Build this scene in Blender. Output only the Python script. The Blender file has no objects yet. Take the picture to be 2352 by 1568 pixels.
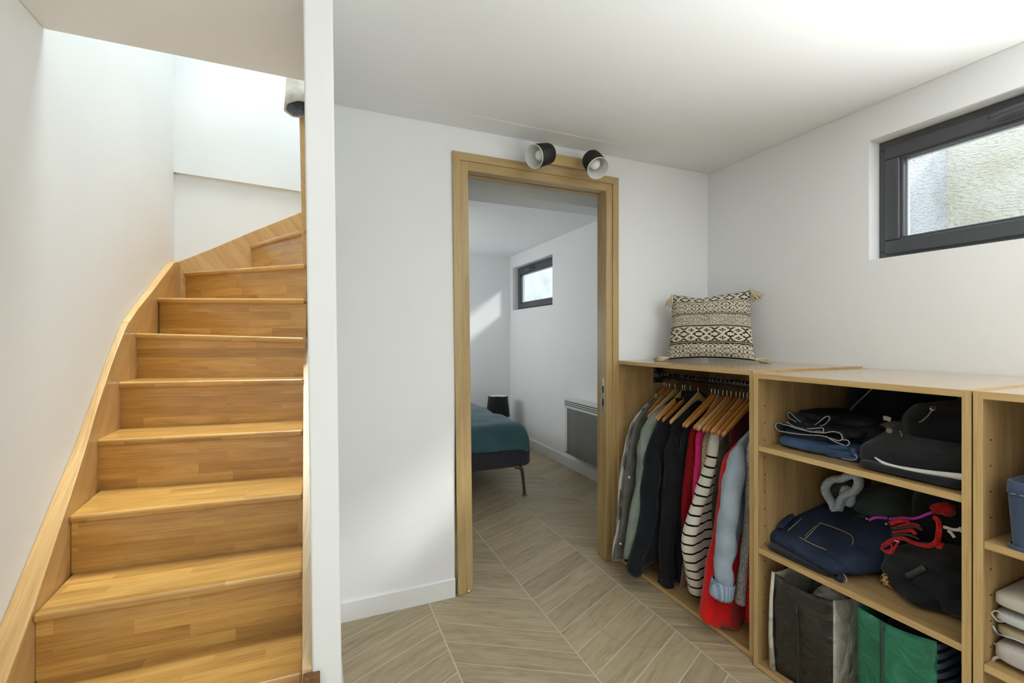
import bpy, math, random
from mathutils import Vector, Matrix, noise

# ------------------------------------------------------------------ camera, world, lights, exposure
scn = bpy.context.scene
col = scn.collection
EYE = 1.22
YAW = math.atan2(448.0, 1050.0)
cam_d = bpy.data.cameras.new('camera')
cam = bpy.data.objects.new('camera', cam_d)
col.objects.link(cam)
cam_d.sensor_width = 36.0
cam_d.lens = 36.0 * 1050.0 / 2352.0
cam_d.shift_y = -8.0 / 2352.0
cam_d.clip_start = 0.01
cam.location = (0, 0, EYE)
cam.rotation_euler = (math.pi / 2, 0, -YAW)
scn.camera = cam

w = bpy.data.worlds.new('world'); scn.world = w
w.use_nodes = True
bg = w.node_tree.nodes['Background']
bg.inputs[0].default_value = (0.82, 0.90, 1.0, 1)
bg.inputs[1].default_value = 2.6

def lamp(name, kind, loc, energy, color=(1, 1, 1), rot=None, direction=None, **kw):
    d = bpy.data.lights.new(name, kind)
    d.energy = energy; d.color = color
    for k, v in kw.items(): setattr(d, k, v)
    o = bpy.data.objects.new(name, d); col.objects.link(o)
    o.location = loc
    if direction is not None:
        o.rotation_euler = Vector(direction).to_track_quat('-Z', 'Y').to_euler()
    return o
SUN_DIR = (-1.2, 1.0, -0.92)
lamp('sun', 'SUN', (6, -5, 5), 2.3, (1.0, 0.98, 0.95), direction=SUN_DIR, angle=0.13)
# unseen fill light added near the floor behind the camera, washing the ceiling
lamp('floor_level_fill', 'AREA', (1.25, -1.35, 0.03), 53.0, (0.96, 1.0, 1.0), direction=(0, 0.0, 1), shape='RECTANGLE', size=1.8, size_y=1.9, spread=1.9)
# added fill lamp at the right wall out of view, with no window there
lamp('right_wall_fill', 'AREA', (2.16, -0.10, 1.40), 34.0, (0.95, 0.99, 1.0), direction=(-0.7, 0.1, 1.0), shape='RECTANGLE', size=0.8, size_y=0.5, spread=2.0)
# daylight from the roof window over the stairs
lamp('stair_roof_daylight', 'AREA', (0.65, 2.35, 5.3), 20.0, (0.88, 0.98, 1.0), direction=(-0.75, -0.12, -1), shape='RECTANGLE', size=0.9, size_y=1.2)
lamp('stair_skylight', 'AREA', (-0.36, 2.45, 5.6), 34.0, (0.84, 0.96, 1.0), direction=(-0.02, -0.09, -1), shape='RECTANGLE', size=0.8, size_y=1.3, spread=1.0)
# window in the unseen side of the bedroom
lamp('bedroom_side_daylight', 'AREA', (0.16, 4.3, 1.4), 18.5, (0.96, 0.99, 1.0), direction=(1, 0, 0.35), shape='RECTANGLE', size=1.2, size_y=0.9)

vs = scn.view_settings
vs.view_transform = 'Standard'; vs.look = 'None'
vs.exposure = 0.0; vs.gamma = 1.0; vs.use_curve_mapping = False

# ------------------------------------------------------------------ helpers
R = random.Random(7)
ORG = {}
class MB:
    def __init__(s): s.v = []; s.f = []; s.uv = {}; s.mi = []
    def add(s, vs_, fs, mi=0):
        o = len(s.v); s.v += [tuple(p) for p in vs_]
        for f in fs: s.f.append(tuple(i + o for i in f)); s.mi.append(mi)
        return s
    def box(s, x0, x1, y0, y1, z0, z1, mi=0):
        vs_ = [(x0,y0,z0),(x1,y0,z0),(x1,y1,z0),(x0,y1,z0),(x0,y0,z1),(x1,y0,z1),(x1,y1,z1),(x0,y1,z1)]
        return s.add(vs_, [(0,3,2,1),(4,5,6,7),(0,1,5,4),(1,2,6,5),(2,3,7,6),(3,0,4,7)], mi)
    def hexa(s, bot, top, mi=0):
        """two polygons of equal count, bottom and top"""
        n = len(bot)
        fs = [tuple(range(n - 1, -1, -1)), tuple(range(n, 2 * n))]
        fs += [(i, (i + 1) % n, n + (i + 1) % n, n + i) for i in range(n)]
        return s.add(list(bot) + list(top), fs, mi)
    def loft(s, rings, cap=True, closed=True, mi=0):
        n = len(rings[0]); vs_ = [p for r in rings for p in r]; fs = []
        for k in range(len(rings) - 1):
            for i in range(n if closed else n - 1):
                j = (i + 1) % n
                fs.append((k*n+i, k*n+j, (k+1)*n+j, (k+1)*n+i))
        if cap and closed:
            fs.append(tuple(range(n - 1, -1, -1))); m = (len(rings) - 1) * n
            fs.append(tuple(range(m, m + n)))
        return s.add(vs_, fs, mi)
    def tube(s, path, r, n=8, cap=True, mi=0, closed=False, flat=None):
        path = [Vector(p) for p in path]; rings = []
        m = len(path); up = None
        for i, p in enumerate(path):
            a = path[max(i - 1, 0)] if not closed else path[(i - 1) % m]
            b = path[min(i + 1, m - 1)] if not closed else path[(i + 1) % m]
            t = (b - a).normalized()
            if up is None:
                up = Vector((0, 0, 1)) if abs(t.z) < 0.9 else Vector((1, 0, 0))
            sd = t.cross(up).normalized(); up = sd.cross(t).normalized()
            rr = r[i] if isinstance(r, (list, tuple)) else r
            fx, fy = flat if flat else (1, 1)
            rings.append([p + sd * (math.cos(q) * rr * fx) + up * (math.sin(q) * rr * fy) for q in [2 * math.pi * k / n for k in range(n)]])
        if closed: rings.append(rings[0])
        return s.loft(rings, cap=cap and not closed, mi=mi)
    def lathe(s, prof, center, axis=(0, 0, 1), n=32, cap0=False, cap1=False, mi=0):
        """prof: list of (radius, along) about axis from center"""
        ax = Vector(axis).normalized()
        a = Vector((0, 0, 1)) if abs(ax.z) < 0.9 else Vector((1, 0, 0))
        e1 = ax.cross(a).normalized(); e2 = ax.cross(e1).normalized(); c = Vector(center)
        rings = [[c + ax * h + e1 * (r * math.cos(2*math.pi*k/n)) + e2 * (r * math.sin(2*math.pi*k/n)) for k in range(n)] for r, h in prof]
        s.loft(rings, cap=False, mi=mi)
        o = len(s.v) - n * len(prof)
        if cap0: s.f.append(tuple(o + k for k in range(n - 1, -1, -1))); s.mi.append(mi)
        if cap1: m = o + n * (len(prof) - 1); s.f.append(tuple(m + k for k in range(n))); s.mi.append(mi)
        return s
    def build(s, name, mat, parent=None, smooth=False, bevel=0, segs=2, sub=0, solid=0, at=None):
        o0 = Vector(at) if at is not None else (ORG.get(parent.name, Vector((0, 0, 0))) if parent else Vector((0, 0, 0)))
        me = bpy.data.meshes.new(name)
        me.from_pydata([tuple(Vector(p) - o0) for p in s.v], [], s.f)
        mats = mat if isinstance(mat, (list, tuple)) else [mat]
        for m in mats: me.materials.append(m)
        if len(mats) > 1:
            me.polygons.foreach_set('material_index', s.mi)
        if smooth: me.polygons.foreach_set('use_smooth', [True] * len(me.polygons))
        me.update()
        o = bpy.data.objects.new(name, me); col.objects.link(o)
        ORG[o.name] = o0
        if parent: o.parent = parent
        else: o.location = o0
        if solid:
            m = o.modifiers.new('solid', 'SOLIDIFY'); m.thickness = solid; m.offset = 0
        if bevel:
            m = o.modifiers.new('bevel', 'BEVEL'); m.width = bevel; m.segments = segs; m.limit_method = 'ANGLE'; m.angle_limit = math.radians(40)
        if sub:
            m = o.modifiers.new('sub', 'SUBSURF'); m.levels = sub; m.render_levels = sub
        return o

def tag(o, label=None, cat=None, group=None, kind=None):
    if label: o['label'] = label
    if cat: o['category'] = cat
    if group: o['group'] = group
    if kind: o['kind'] = kind
    return o
def empty(name, loc, label=None, cat=None, group=None, kind=None):
    o = bpy.data.objects.new(name, None); col.objects.link(o)
    o.location = loc; ORG[o.name] = Vector(loc); o.empty_display_size = 0.1
    return tag(o, label, cat, group, kind)
def box(name, mat, b, parent=None, bevel=0.0, **kw):
    return MB().box(*b).build(name, mat, parent, bevel=bevel, **kw)
def lerp(a, b, t): return a + (b - a) * t
def interp(tab, x):
    if x <= tab[0][0]: return tab[0][1]
    for (a, va), (b, vb) in zip(tab, tab[1:]):
        if x <= b: return lerp(va, vb, (x - a) / (b - a))
    return tab[-1][1]
def smoothpath(pts, n=6):
    """Catmull-Rom through pts"""
    P = [Vector(p) for p in pts]; P = [P[0] * 2 - P[1]] + P + [P[-1] * 2 - P[-2]]; out = []
    for i in range(1, len(P) - 2):
        p0, p1, p2, p3 = P[i-1:i+3]
        for k in range(n):
            t = k / n
            out.append(0.5 * ((2*p1) + (p2-p0)*t + (2*p0-5*p1+4*p2-p3)*t*t + (3*p1-p0-3*p2+p3)*t**3))
    out.append(P[-2]); return out

# ------------------------------------------------------------------ materials
def new_mat(name):
    m = bpy.data.materials.new(name); m.use_nodes = True
    nt = m.node_tree; b = nt.nodes['Principled BSDF']
    return m, nt, b
def N(nt, typ, **kw):
    n = nt.nodes.new(typ)
    for k, v in kw.items():
        if k.startswith('i_'): n.inputs[int(k[2:])].default_value = v
        else: setattr(n, k, v)
    return n
def ramp(nt, stops, fac=None):
    r = nt.nodes.new('ShaderNodeValToRGB')
    e = r.color_ramp.elements
    while len(e) < len(stops): e.new(0.5)
    for q, (p, c) in zip(e, stops): q.position = p; q.color = (*c, 1) if len(c) == 3 else c
    if fac is not None: nt.links.new(fac, r.inputs[0])
    return r
def srgb(r, g, b):
    f = lambda c: ((c / 255 + 0.055) / 1.055) ** 2.4 if c > 10 else c / 255 / 12.92
    return (f(r), f(g), f(b))
def bump(nt, b, height, strength=0.2, dist=0.01):
    n = N(nt, 'ShaderNodeBump'); n.inputs['Strength'].default_value = strength; n.inputs['Distance'].default_value = dist
    nt.links.new(height, n.inputs['Height']); nt.links.new(n.outputs[0], b.inputs['Normal']); return n
def plain(name, c, rough=0.5, metal=0.0, spec=0.5):
    m, nt, b = new_mat(name)
    b.inputs['Base Color'].default_value = (*c, 1); b.inputs['Roughness'].default_value = rough
    b.inputs['Metallic'].default_value = metal; b.inputs['Specular IOR Level'].default_value = spec
    return m
def paint(name, c, rough=0.55, spec=0.3):
    m, nt, b = new_mat(name)
    tc = N(nt, 'ShaderNodeTexCoord'); n = N(nt, 'ShaderNodeTexNoise'); n.inputs['Scale'].default_value = 2.2; n.inputs['Detail'].default_value = 3
    nt.links.new(tc.outputs['Object'], n.inputs['Vector'])
    r = ramp(nt, [(0.3, tuple(x * 0.975 for x in c)), (0.7, c)], n.outputs[0]); nt.links.new(r.outputs[0], b.inputs['Base Color'])
    n2 = N(nt, 'ShaderNodeTexNoise'); n2.inputs['Scale'].default_value = 160; n2.inputs['Detail'].default_value = 2
    nt.links.new(tc.outputs['Object'], n2.inputs['Vector']); bump(nt, b, n2.outputs[0], 0.05, 0.002)
    b.inputs['Roughness'].default_value = rough; b.inputs['Specular IOR Level'].default_value = spec
    return m
def wood(name, dark, mid, light, axis='x', rough=0.4, fine=1.0, staves=None, coat=0.0, knots=True, spec=0.5):
    """grain runs along axis ('x','y','z' or a vector of weights)"""
    m, nt, b = new_mat(name); L = nt.links.new
    tc = N(nt, 'ShaderNodeTexCoord'); sep = N(nt, 'ShaderNodeSeparateXYZ'); L(tc.outputs['Object'], sep.inputs[0])
    oi = N(nt, 'ShaderNodeObjectInfo')
    def math_(op, a, c):
        q = N(nt, 'ShaderNodeMath', operation=op)
        for i, z in enumerate((a, c)):
            if isinstance(z, (int, float)): q.inputs[i].default_value = z
            else: L(z, q.inputs[i])
        return q.outputs[0]
    X, Y, Z = sep.outputs
    if axis == 'x': along, ac1 = X, math_('ADD', Y, Z)
    elif axis == 'y': along, ac1 = Y, math_('ADD', X, Z)
    elif axis == 'z': along, ac1 = Z, math_('ADD', X, Y)
    else: along, ac1 = math_('ADD', math_('MULTIPLY', Y, 0.7), math_('MULTIPLY', Z, 0.7)), math_('ADD', X, math_('ADD', math_('MULTIPLY', Y, -0.7), math_('MULTIPLY', Z, 0.7)))
    seed = math_('MULTIPLY', oi.outputs['Random'], 37.0)
    brick = None
    if staves:
        bv = N(nt, 'ShaderNodeCombineXYZ'); L(math_('ADD', along, seed), bv.inputs[0]); L(math_('ADD', ac1, 10.0), bv.inputs[1])
        brick = N(nt, 'ShaderNodeTexBrick', offset=0.37, offset_frequency=2, squash=1.35, squash_frequency=3)
        L(bv.outputs[0], brick.inputs['Vector'])
        brick.inputs['Color1'].default_value = (0, 0, 0, 1); brick.inputs['Color2'].default_value = (1, 1, 1, 1)
        brick.inputs['Mortar'].default_value = (0.25, 0.25, 0.25, 1)
        brick.inputs['Scale'].default_value = 1.0; brick.inputs['Mortar Size'].default_value = 0.0004
        brick.inputs['Brick Width'].default_value = staves[0]; brick.inputs['Row Height'].default_value = staves[1]
        bw = N(nt, 'ShaderNodeRGBToBW'); L(brick.outputs[0], bw.inputs[0])
        seed = math_('ADD', seed, math_('MULTIPLY', bw.outputs[0], 53.0))
    cv = N(nt, 'ShaderNodeCombineXYZ')
    L(math_('ADD', math_('MULTIPLY', along, 1.6 * fine), seed), cv.inputs[0]); L(math_('MULTIPLY', ac1, 16.0 * fine), cv.inputs[1]); L(math_('MULTIPLY', math_('SUBTRACT', X, Y), 2.0), cv.inputs[2])
    n1 = N(nt, 'ShaderNodeTexNoise'); n1.inputs['Scale'].default_value = 1.0; n1.inputs['Detail'].default_value = 6; n1.inputs['Roughness'].default_value = 0.6; n1.inputs['Distortion'].default_value = 0.7
    L(cv.outputs[0], n1.inputs['Vector'])
    cv2 = N(nt, 'ShaderNodeCombineXYZ')
    L(math_('ADD', math_('MULTIPLY', along, 5.0 * fine), seed), cv2.inputs[0]); L(math_('MULTIPLY', ac1, 170.0 * fine), cv2.inputs[1])
    n2 = N(nt, 'ShaderNodeTexNoise'); n2.inputs['Scale'].default_value = 1.0; n2.inputs['Detail'].default_value = 3
    L(cv2.outputs[0], n2.inputs['Vector'])
    s = math_('ADD', math_('MULTIPLY', n1.outputs[0], 0.60), math_('MULTIPLY', n2.outputs[0], 0.40))
    r = ramp(nt, [(0.30, dark), (0.50, mid), (0.72, light)], s)
    out = r.outputs[0]
    if staves:
        mx = N(nt, 'ShaderNodeMix', data_type='RGBA', blend_type='MULTIPLY'); mx.inputs[0].default_value = 1.0
        rr = ramp(nt, [(0.0, (0.76, 0.73, 0.68)), (0.35, (0.94, 0.925, 0.90)), (0.7, (1.0, 1.0, 1.0)), (1.0, (1.10, 1.085, 1.04))], bw.outputs[0])
        L(out, mx.inputs[6]); L(rr.outputs[0], mx.inputs[7]); out = mx.outputs[2]
    L(out, b.inputs['Base Color'])
    b.inputs['Roughness'].default_value = rough; b.inputs['Coat Weight'].default_value = coat; b.inputs['Specular IOR Level'].default_value = spec
    b.inputs['Coat Roughness'].default_value = 0.2
    bump(nt, b, n2.outputs[0], 0.08, 0.002)
    return m
def cloth(name, c, c2=None, rough=0.9, weave=900, wrinkle=0.35, sheen=0.2, scale=14):
    m, nt, b = new_mat(name); L = nt.links.new
    tc = N(nt, 'ShaderNodeTexCoord')
    n = N(nt, 'ShaderNodeTexNoise'); n.inputs['Scale'].default_value = scale; n.inputs['Detail'].default_value = 4; L(tc.outputs['Object'], n.inputs['Vector'])
    c2 = c2 or tuple(x * 0.72 for x in c)
    r = ramp(nt, [(0.3, c2), (0.68, c)], n.outputs[0]); L(r.outputs[0], b.inputs['Base Color'])
    n2 = N(nt, 'ShaderNodeTexNoise'); n2.inputs['Scale'].default_value = weave; L(tc.outputs['Object'], n2.inputs['Vector'])
    a = N(nt, 'ShaderNodeMath', operation='MULTIPLY_ADD'); L(n2.outputs[0], a.inputs[0]); a.inputs[1].default_value = 0.12; L(n.outputs[0], a.inputs[2])
    bump(nt, b, a.outputs[0], wrinkle, 0.012)
    b.inputs['Roughness'].default_value = rough; b.inputs['Sheen Weight'].default_value = sheen; b.inputs['Specular IOR Level'].default_value = 0.2
    return m

M = {}
M['wall'] = paint('wall_paint', (0.885, 0.89, 0.885))
M['ceil'] = paint('ceiling_paint', (0.885, 0.89, 0.885))
M['trim'] = paint('white_trim_paint', (0.87, 0.875, 0.865), 0.35, 0.5)
OAK = (srgb(164, 114, 48), srgb(201, 152, 78), srgb(221, 178, 106))
M['stair_x'] = wood('stair_oak_across', *OAK, axis='x', rough=0.34, staves=(0.34, 0.044), coat=0.8, spec=0.6)
M['stair_s'] = wood('stair_oak_stringer', srgb(176, 130, 74), srgb(204, 162, 104), srgb(220, 184, 128), axis='d', rough=0.4, coat=0.15)
M['stair_v'] = wood('stair_oak_pale', srgb(186, 150, 104), srgb(214, 186, 146), srgb(228, 206, 170), axis='d', rough=0.45)
M['stair_end'] = wood('stair_oak_end_grain', srgb(84, 54, 26), srgb(120, 80, 42), srgb(140, 98, 56), axis='z', rough=0.6)
DOAK = (srgb(156, 128, 80), srgb(182, 154, 104), srgb(197, 171, 122))
M['door_v'] = wood('door_oak_upright', *DOAK, axis='z', rough=0.4, coat=0.1)
M['door_h'] = wood('door_oak_across', *DOAK, axis='x', rough=0.4, coat=0.1)
COAK = (srgb(150, 118, 74), srgb(180, 147, 99), srgb(198, 168, 120))
M['cab_v'] = wood('cabinet_oak_upright', *COAK, axis='z', rough=0.5, fine=1.2, spec=0.35)
M['cab_h'] = wood('cabinet_oak_across', *COAK, axis='y', rough=0.24, fine=1.2, spec=0.6)
M['cab_top'] = wood('cabinet_top_gloss', *COAK, axis='y', rough=0.22, fine=1.2, spec=0.6, coat=1.0)
M['cab_edge'] = wood('cabinet_edge_band', srgb(176, 140, 88), srgb(202, 168, 112), srgb(216, 186, 132), axis='y', rough=0.45, fine=1.6)
M['dark'] = plain('dark_hole', (0.02, 0.017, 0.012), 0.9)
M['black_metal'] = plain('black_satin_metal', (0.012, 0.012, 0.012), 0.42, 0.0, 0.5)
M['steel'] = plain('brushed_steel', (0.62, 0.62, 0.60), 0.28, 1.0)
M['chrome'] = plain('polished_wire', (0.75, 0.75, 0.74), 0.18, 1.0)
M['anthracite'] = plain('anthracite_window_frame', srgb(74, 76, 79), 0.38, 0.0, 0.5)
M['gasket'] = plain('pale_spacer', (0.55, 0.56, 0.58), 0.4)
# ------------------------------------------------------------------ room shell
XR = 2.195; YB = 2.10; ZC = 2.22; XL = -0.813; YBB = 5.20
def struct(name, mb, mat, label, cat, **kw):
    return tag(mb.build(name, mat, **kw), label, cat, kind='structure')
# right wall with its two narrow window openings (one plane for room and bedroom)
WIN = [(0.185, 1.212, 1.557, 2.072), (4.10, 5.125, 1.557, 2.072)]
b = MB()
x0, x1 = XR, XR + 0.16
ys = [-2.5, WIN[0][0], WIN[0][1], WIN[1][0], WIN[1][1], YBB + 0.2]
for i in range(5):
    if i in (1, 3):
        z0, z1 = WIN[0][2:]
        b.box(x0, x1, ys[i], ys[i+1], -0.02, z0); b.box(x0, x1, ys[i], ys[i+1], z1, 2.8)
    else: b.box(x0, x1, ys[i], ys[i+1], -0.02, 2.8)
struct('wall_right', b, M['wall'], 'white plastered wall on the right holding the narrow dark window', 'wall')
# back wall with the doorway
DX0, DX1, DZ = 0.600, 1.505, 2.075
b = MB().box(0.04, DX0, YB, YB + 0.10, -0.02, 2.6).box(DX1, XR, YB, YB + 0.10, -0.02, 2.6).box(DX0, DX1, YB, YB + 0.10, DZ, 2.6)
struct('wall_back', b, M['wall'], 'white back wall around the oak framed doorway', 'wall')
# partition between stairs and room, slightly out of plumb
def lean(x, z): return x + (1.22 - z) * 0.0125
b = MB()
def pring(z): return [(lean(-0.024, z), 1.41, z), (lean(0.054, z), 1.41, z), (lean(0.054, z), YB + 0.1, z), (lean(-0.024, z), YB + 0.1, z)]
b.hexa(pring(-0.02), pring(2.5))
struct('wall_partition', b, M['wall'], 'narrow white partition end standing between staircase and room', 'wall', bevel=0.006, segs=3)
b = MB().box(-0.02, 0.12, YB + 0.1, 2.80, -0.02, 2.5).box(0.02, 0.12, 2.80, YBB, -0.02, 2.45)
struct('wall_stair_right', b, M['wall'], 'white wall closing the far side of the stairwell', 'wall')
# stairwell walls
b = MB().box(XL - 0.12, XL, -2.5, 3.60, -0.02, 5.75)
struct('wall_left', b, M['wall'], 'tall smooth white wall along the left of the staircase', 'wall')
b = MB().box(XL, 0.5, 3.432, 3.60, -0.02, 2.24)
b.hexa([(XL, 3.408, 2.243), (0.5, 3.408, 2.187), (0.5, 3.60, 2.187), (XL, 3.60, 2.243)], [(XL, 3.408, 5.75), (0.5, 3.408, 5.75), (0.5, 3.60, 5.75), (XL, 3.60, 5.75)])
struct('wall_stair_back', b, M['wall'], 'white stairwell wall with a shallow ledge above the top steps', 'wall')
b = MB().box(1.2, 1.32, 0.7, 1.80, 2.5, 5.75).box(1.2, 1.32, 2.08, 3.6, 2.5, 5.75).box(1.2, 1.32, 1.80, 2.08, 2.5, 3.98).box(1.2, 1.32, 1.80, 2.08, 4.36, 5.75)
b.box(XL, 1.32, 0.7, 0.8, 2.5, 5.75).box(XL - .1, 1.32, 0.7, 3.6, 5.70, 5.80).box(0.5, 1.32, 3.41, 3.6, 2.5, 5.75)
struct('wall_upper', b, M['wall'], 'white upper landing walls above the stairwell opening', 'wall')
# ceilings
b = MB().box(XL, XR, -2.5, 1.957, ZC, ZC + 0.30).box(lean(-0.024, 2.22) + .001, XR, 1.957, YB, ZC, ZC + 0.30)
struct('ceiling', b, M['ceil'], 'flat white ceiling cut open above the staircase', 'ceiling', bevel=0.004)
b = MB().box(0.1, XR, YB + 0.10, YBB, ZC, ZC + 0.3)
struct('ceiling_bedroom', b, M['ceil'], 'white bedroom ceiling seen through the doorway', 'ceiling')
b = MB().box(0.12, XR, 2.53, 2.70, 2.07, ZC)
struct('trim_1', b, M['ceil'], 'shallow white ceiling beam just inside the bedroom doorway', 'beam')
b = MB().box(0.0, XR + .2, YBB, YBB + 0.12, -0.02, 2.5)
struct('wall_bedroom_back', b, M['wall'], 'far white bedroom wall behind the black lamp', 'wall')
# rear of the room behind the camera
b = MB().box(XL - .1, XR + .2, -2.62, -2.5, -0.02, 2.5)
struct('wall_front', b, M['wall'], 'plain white wall behind the camera', 'wall')
# baseboards
def base_profile(h=0.09, d=0.014): return [(0, 0), (d, 0), (d, h - 0.006), (d - 0.006, h), (0, h)]
def bb_x(xa, xb, y, h): # runs along X on a wall facing -Y
    pr = base_profile(h); return MB().hexa([(xa, y - p, q) for p, q in pr], [(xb, y - p, q) for p, q in pr])
struct('baseboard_back', bb_x(0.06, 0.600, YB, 0.088), M['trim'], 'white baseboard under the back wall left of the doorway', 'baseboard')
pr = base_profile(0.10)
struct('baseboard_bedroom', MB().hexa([(XR - p, YB + .1, q) for p, q in pr], [(XR - p, YBB, q) for p, q in pr]), M['trim'], 'white baseboard below the bedroom heater', 'baseboard')
struct('baseboard_bedroom_back', bb_x(0.12, XR, YBB, 0.10), M['trim'], 'white baseboard under the far bedroom wall', 'baseboard')
pr = base_profile(0.088)
struct('baseboard_partition', MB().hexa([(0.067 + p, 1.41, q) for p, q in pr], [(0.067 + p, YB, q) for p, q in pr]), M['trim'], 'white baseboard along the room side of the partition', 'baseboard')

# ------------------------------------------------------------------ floor with chevron tiles
STAIN = (1.300, 1.635, 0.2107)   # faint round water mark left on the floor
def tile_mat():
    m, nt, b = new_mat('chevron_wood_look_tile'); L = nt.links.new
    tc = N(nt, 'ShaderNodeTexCoord'); oi = N(nt, 'ShaderNodeObjectInfo')
    uv = N(nt, 'ShaderNodeUVMap')
    sc = N(nt, 'ShaderNodeVectorMath', operation='MULTIPLY'); L(uv.outputs[0], sc.inputs[0]); sc.inputs[1].default_value = (3.0, 24, 1)
    rnd = N(nt, 'ShaderNodeMath', operation='MULTIPLY'); L(oi.outputs['Random'], rnd.inputs[0]); rnd.inputs[1].default_value = 91.0
    cb = N(nt, 'ShaderNodeCombineXYZ'); L(rnd.outputs[0], cb.inputs[0]); L(rnd.outputs[0], cb.inputs[1]); L(rnd.outputs[0], cb.inputs[2])
    ad = N(nt, 'ShaderNodeVectorMath', operation='ADD'); L(sc.outputs[0], ad.inputs[0]); L(cb.outputs[0], ad.inputs[1])
    n = N(nt, 'ShaderNodeTexNoise'); n.inputs['Scale'].default_value = 1.0; n.inputs['Detail'].default_value = 7; n.inputs['Roughness'].default_value = 0.62; n.inputs['Distortion'].default_value = 1.6
    L(ad.outputs[0], n.inputs['Vector'])
    sc2 = N(nt, 'ShaderNodeVectorMath', operation='MULTIPLY'); L(uv.outputs[0], sc2.inputs[0]); sc2.inputs[1].default_value = (14, 330, 1)
    ad2 = N(nt, 'ShaderNodeVectorMath', operation='ADD'); L(sc2.outputs[0], ad2.inputs[0]); L(cb.outputs[0], ad2.inputs[1])
    n2 = N(nt, 'ShaderNodeTexNoise'); n2.inputs['Scale'].default_value = 1.0; n2.inputs['Detail'].default_value = 2; L(ad2.outputs[0], n2.inputs['Vector'])
    a = N(nt, 'ShaderNodeMath', operation='MULTIPLY_ADD'); L(n2.outputs[0], a.inputs[0]); a.inputs[1].default_value = 0.3
    q = N(nt, 'ShaderNodeMath', operation='MULTIPLY'); L(n.outputs[0], q.inputs[0]); q.inputs[1].default_value = 0.7; L(q.outputs[0], a.inputs[2])
    r = ramp(nt, [(0.30, srgb(150, 135, 106)), (0.48, srgb(179, 162, 131)), (0.64, srgb(195, 179, 148)), (0.75, srgb(214, 201, 175))], a.outputs[0])
    hs = N(nt, 'ShaderNodeHueSaturation'); L(r.outputs[0], hs.inputs['Color'])
    mr = N(nt, 'ShaderNodeMapRange'); L(oi.outputs['Random'], mr.inputs[0]); mr.inputs[3].default_value = 0.88; mr.inputs[4].default_value = 1.08; L(mr.outputs[0], hs.inputs['Value'])
    ge = N(nt, 'ShaderNodeNewGeometry'); ds = N(nt, 'ShaderNodeVectorMath', operation='DISTANCE'); L(ge.outputs['Position'], ds.inputs[0]); ds.inputs[1].default_value = (STAIN[0], STAIN[1], 0.0)
    nz = N(nt, 'ShaderNodeTexNoise'); nz.inputs['Scale'].default_value = 9; nz.inputs['Detail'].default_value = 5; L(ge.outputs['Position'], nz.inputs['Vector'])
    wob = N(nt, 'ShaderNodeMath', operation='MULTIPLY_ADD'); L(nz.outputs[0], wob.inputs[0]); wob.inputs[1].default_value = 0.03; L(ds.outputs['Value'], wob.inputs[2])
    rs_ = ramp(nt, [(0.0, (0, 0, 0)), (STAIN[2] - 0.006 + 0.015, (0, 0, 0)), (STAIN[2] + 0.015, (0.5, 0.5, 0.5)), (STAIN[2] + 0.006 + 0.015, (0, 0, 0))], wob.outputs[0])
    km = N(nt, 'ShaderNodeMath', operation='MULTIPLY'); L(rs_.outputs[0], km.inputs[0]); L(nz.outputs[0], km.inputs[1])
    sm = N(nt, 'ShaderNodeMix', data_type='RGBA'); L(km.outputs[0], sm.inputs[0]); L(hs.outputs[0], sm.inputs[6]); sm.inputs[7].default_value = (*srgb(120, 78, 34), 1)
    L(sm.outputs[2], b.inputs['Base Color'])
    b.inputs['Roughness'].default_value = 0.42; b.inputs['Specular IOR Level'].default_value = 0.45
    bump(nt, b, n2.outputs[0], 0.08, 0.002)
    return m
M['tile'] = tile_mat()
M['grout'] = plain('pale_grout', srgb(214, 207, 190), 0.85)
b = MB().box(XL - .1, XR + .2, -2.6, YBB + .1, -0.12, -0.0012)
floor = tag(b.build('floor', M['grout']), 'chevron floor of wood-look tiles with pale grout', 'floor', kind='structure')

SP = 0.4515; SX0 = 0.475; JY = 0.1319; G = 0.0029
def clip(poly, f):
    out = []
    for i in range(len(poly)):
        a, c = poly[i], poly[(i + 1) % len(poly)]; fa, fc = f(a), f(c)
        if fa >= 0: out.append(a)
        if (fa >= 0) != (fc >= 0):
            t = fa / (fa - fc); out.append((lerp(a[0], c[0], t), lerp(a[1], c[1], t)))
    return out
def area(p): return 0.5 * sum(p[i][0]*p[(i+1) % len(p)][1] - p[(i+1) % len(p)][0]*p[i][1] for i in range(len(p)))
OFF = {0: 0.264, 1: 0.211}
tile_cache = {}
def tile_obj(poly, cx, cy, direction, name='tile', key=None):
    def mk():
        n = len(poly)
        vt = [(p[0]-cx, p[1]-cy, 0.0) for p in poly] + [(p[0]-cx, p[1]-cy, -0.004) for p in poly]
        fs = [tuple(range(n))] + [(i, n+i, n+(i+1) % n, (i+1) % n) for i in range(n)]
        me = bpy.data.meshes.new('tile'); me.from_pydata(vt, [], fs); me.materials.append(M['tile'])
        uvl = me.uv_layers.new(name='UVMap')
        dx, dy = direction
        for lp in me.loops:
            v = me.vertices[lp.vertex_index].co
            uvl.data[lp.index].uv = (v.x*dx + v.y*dy, -v.x*dy + v.y*dx)
        me.update(); return me
    if key is None: me = mk()
    else:
        if key not in tile_cache: tile_cache[key] = mk()
        me = tile_cache[key]
    o = bpy.data.objects.new(name, me); col.objects.link(o); o.location = (cx, cy, 0); o.parent = floor
    return o
n_tiles = 0
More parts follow.
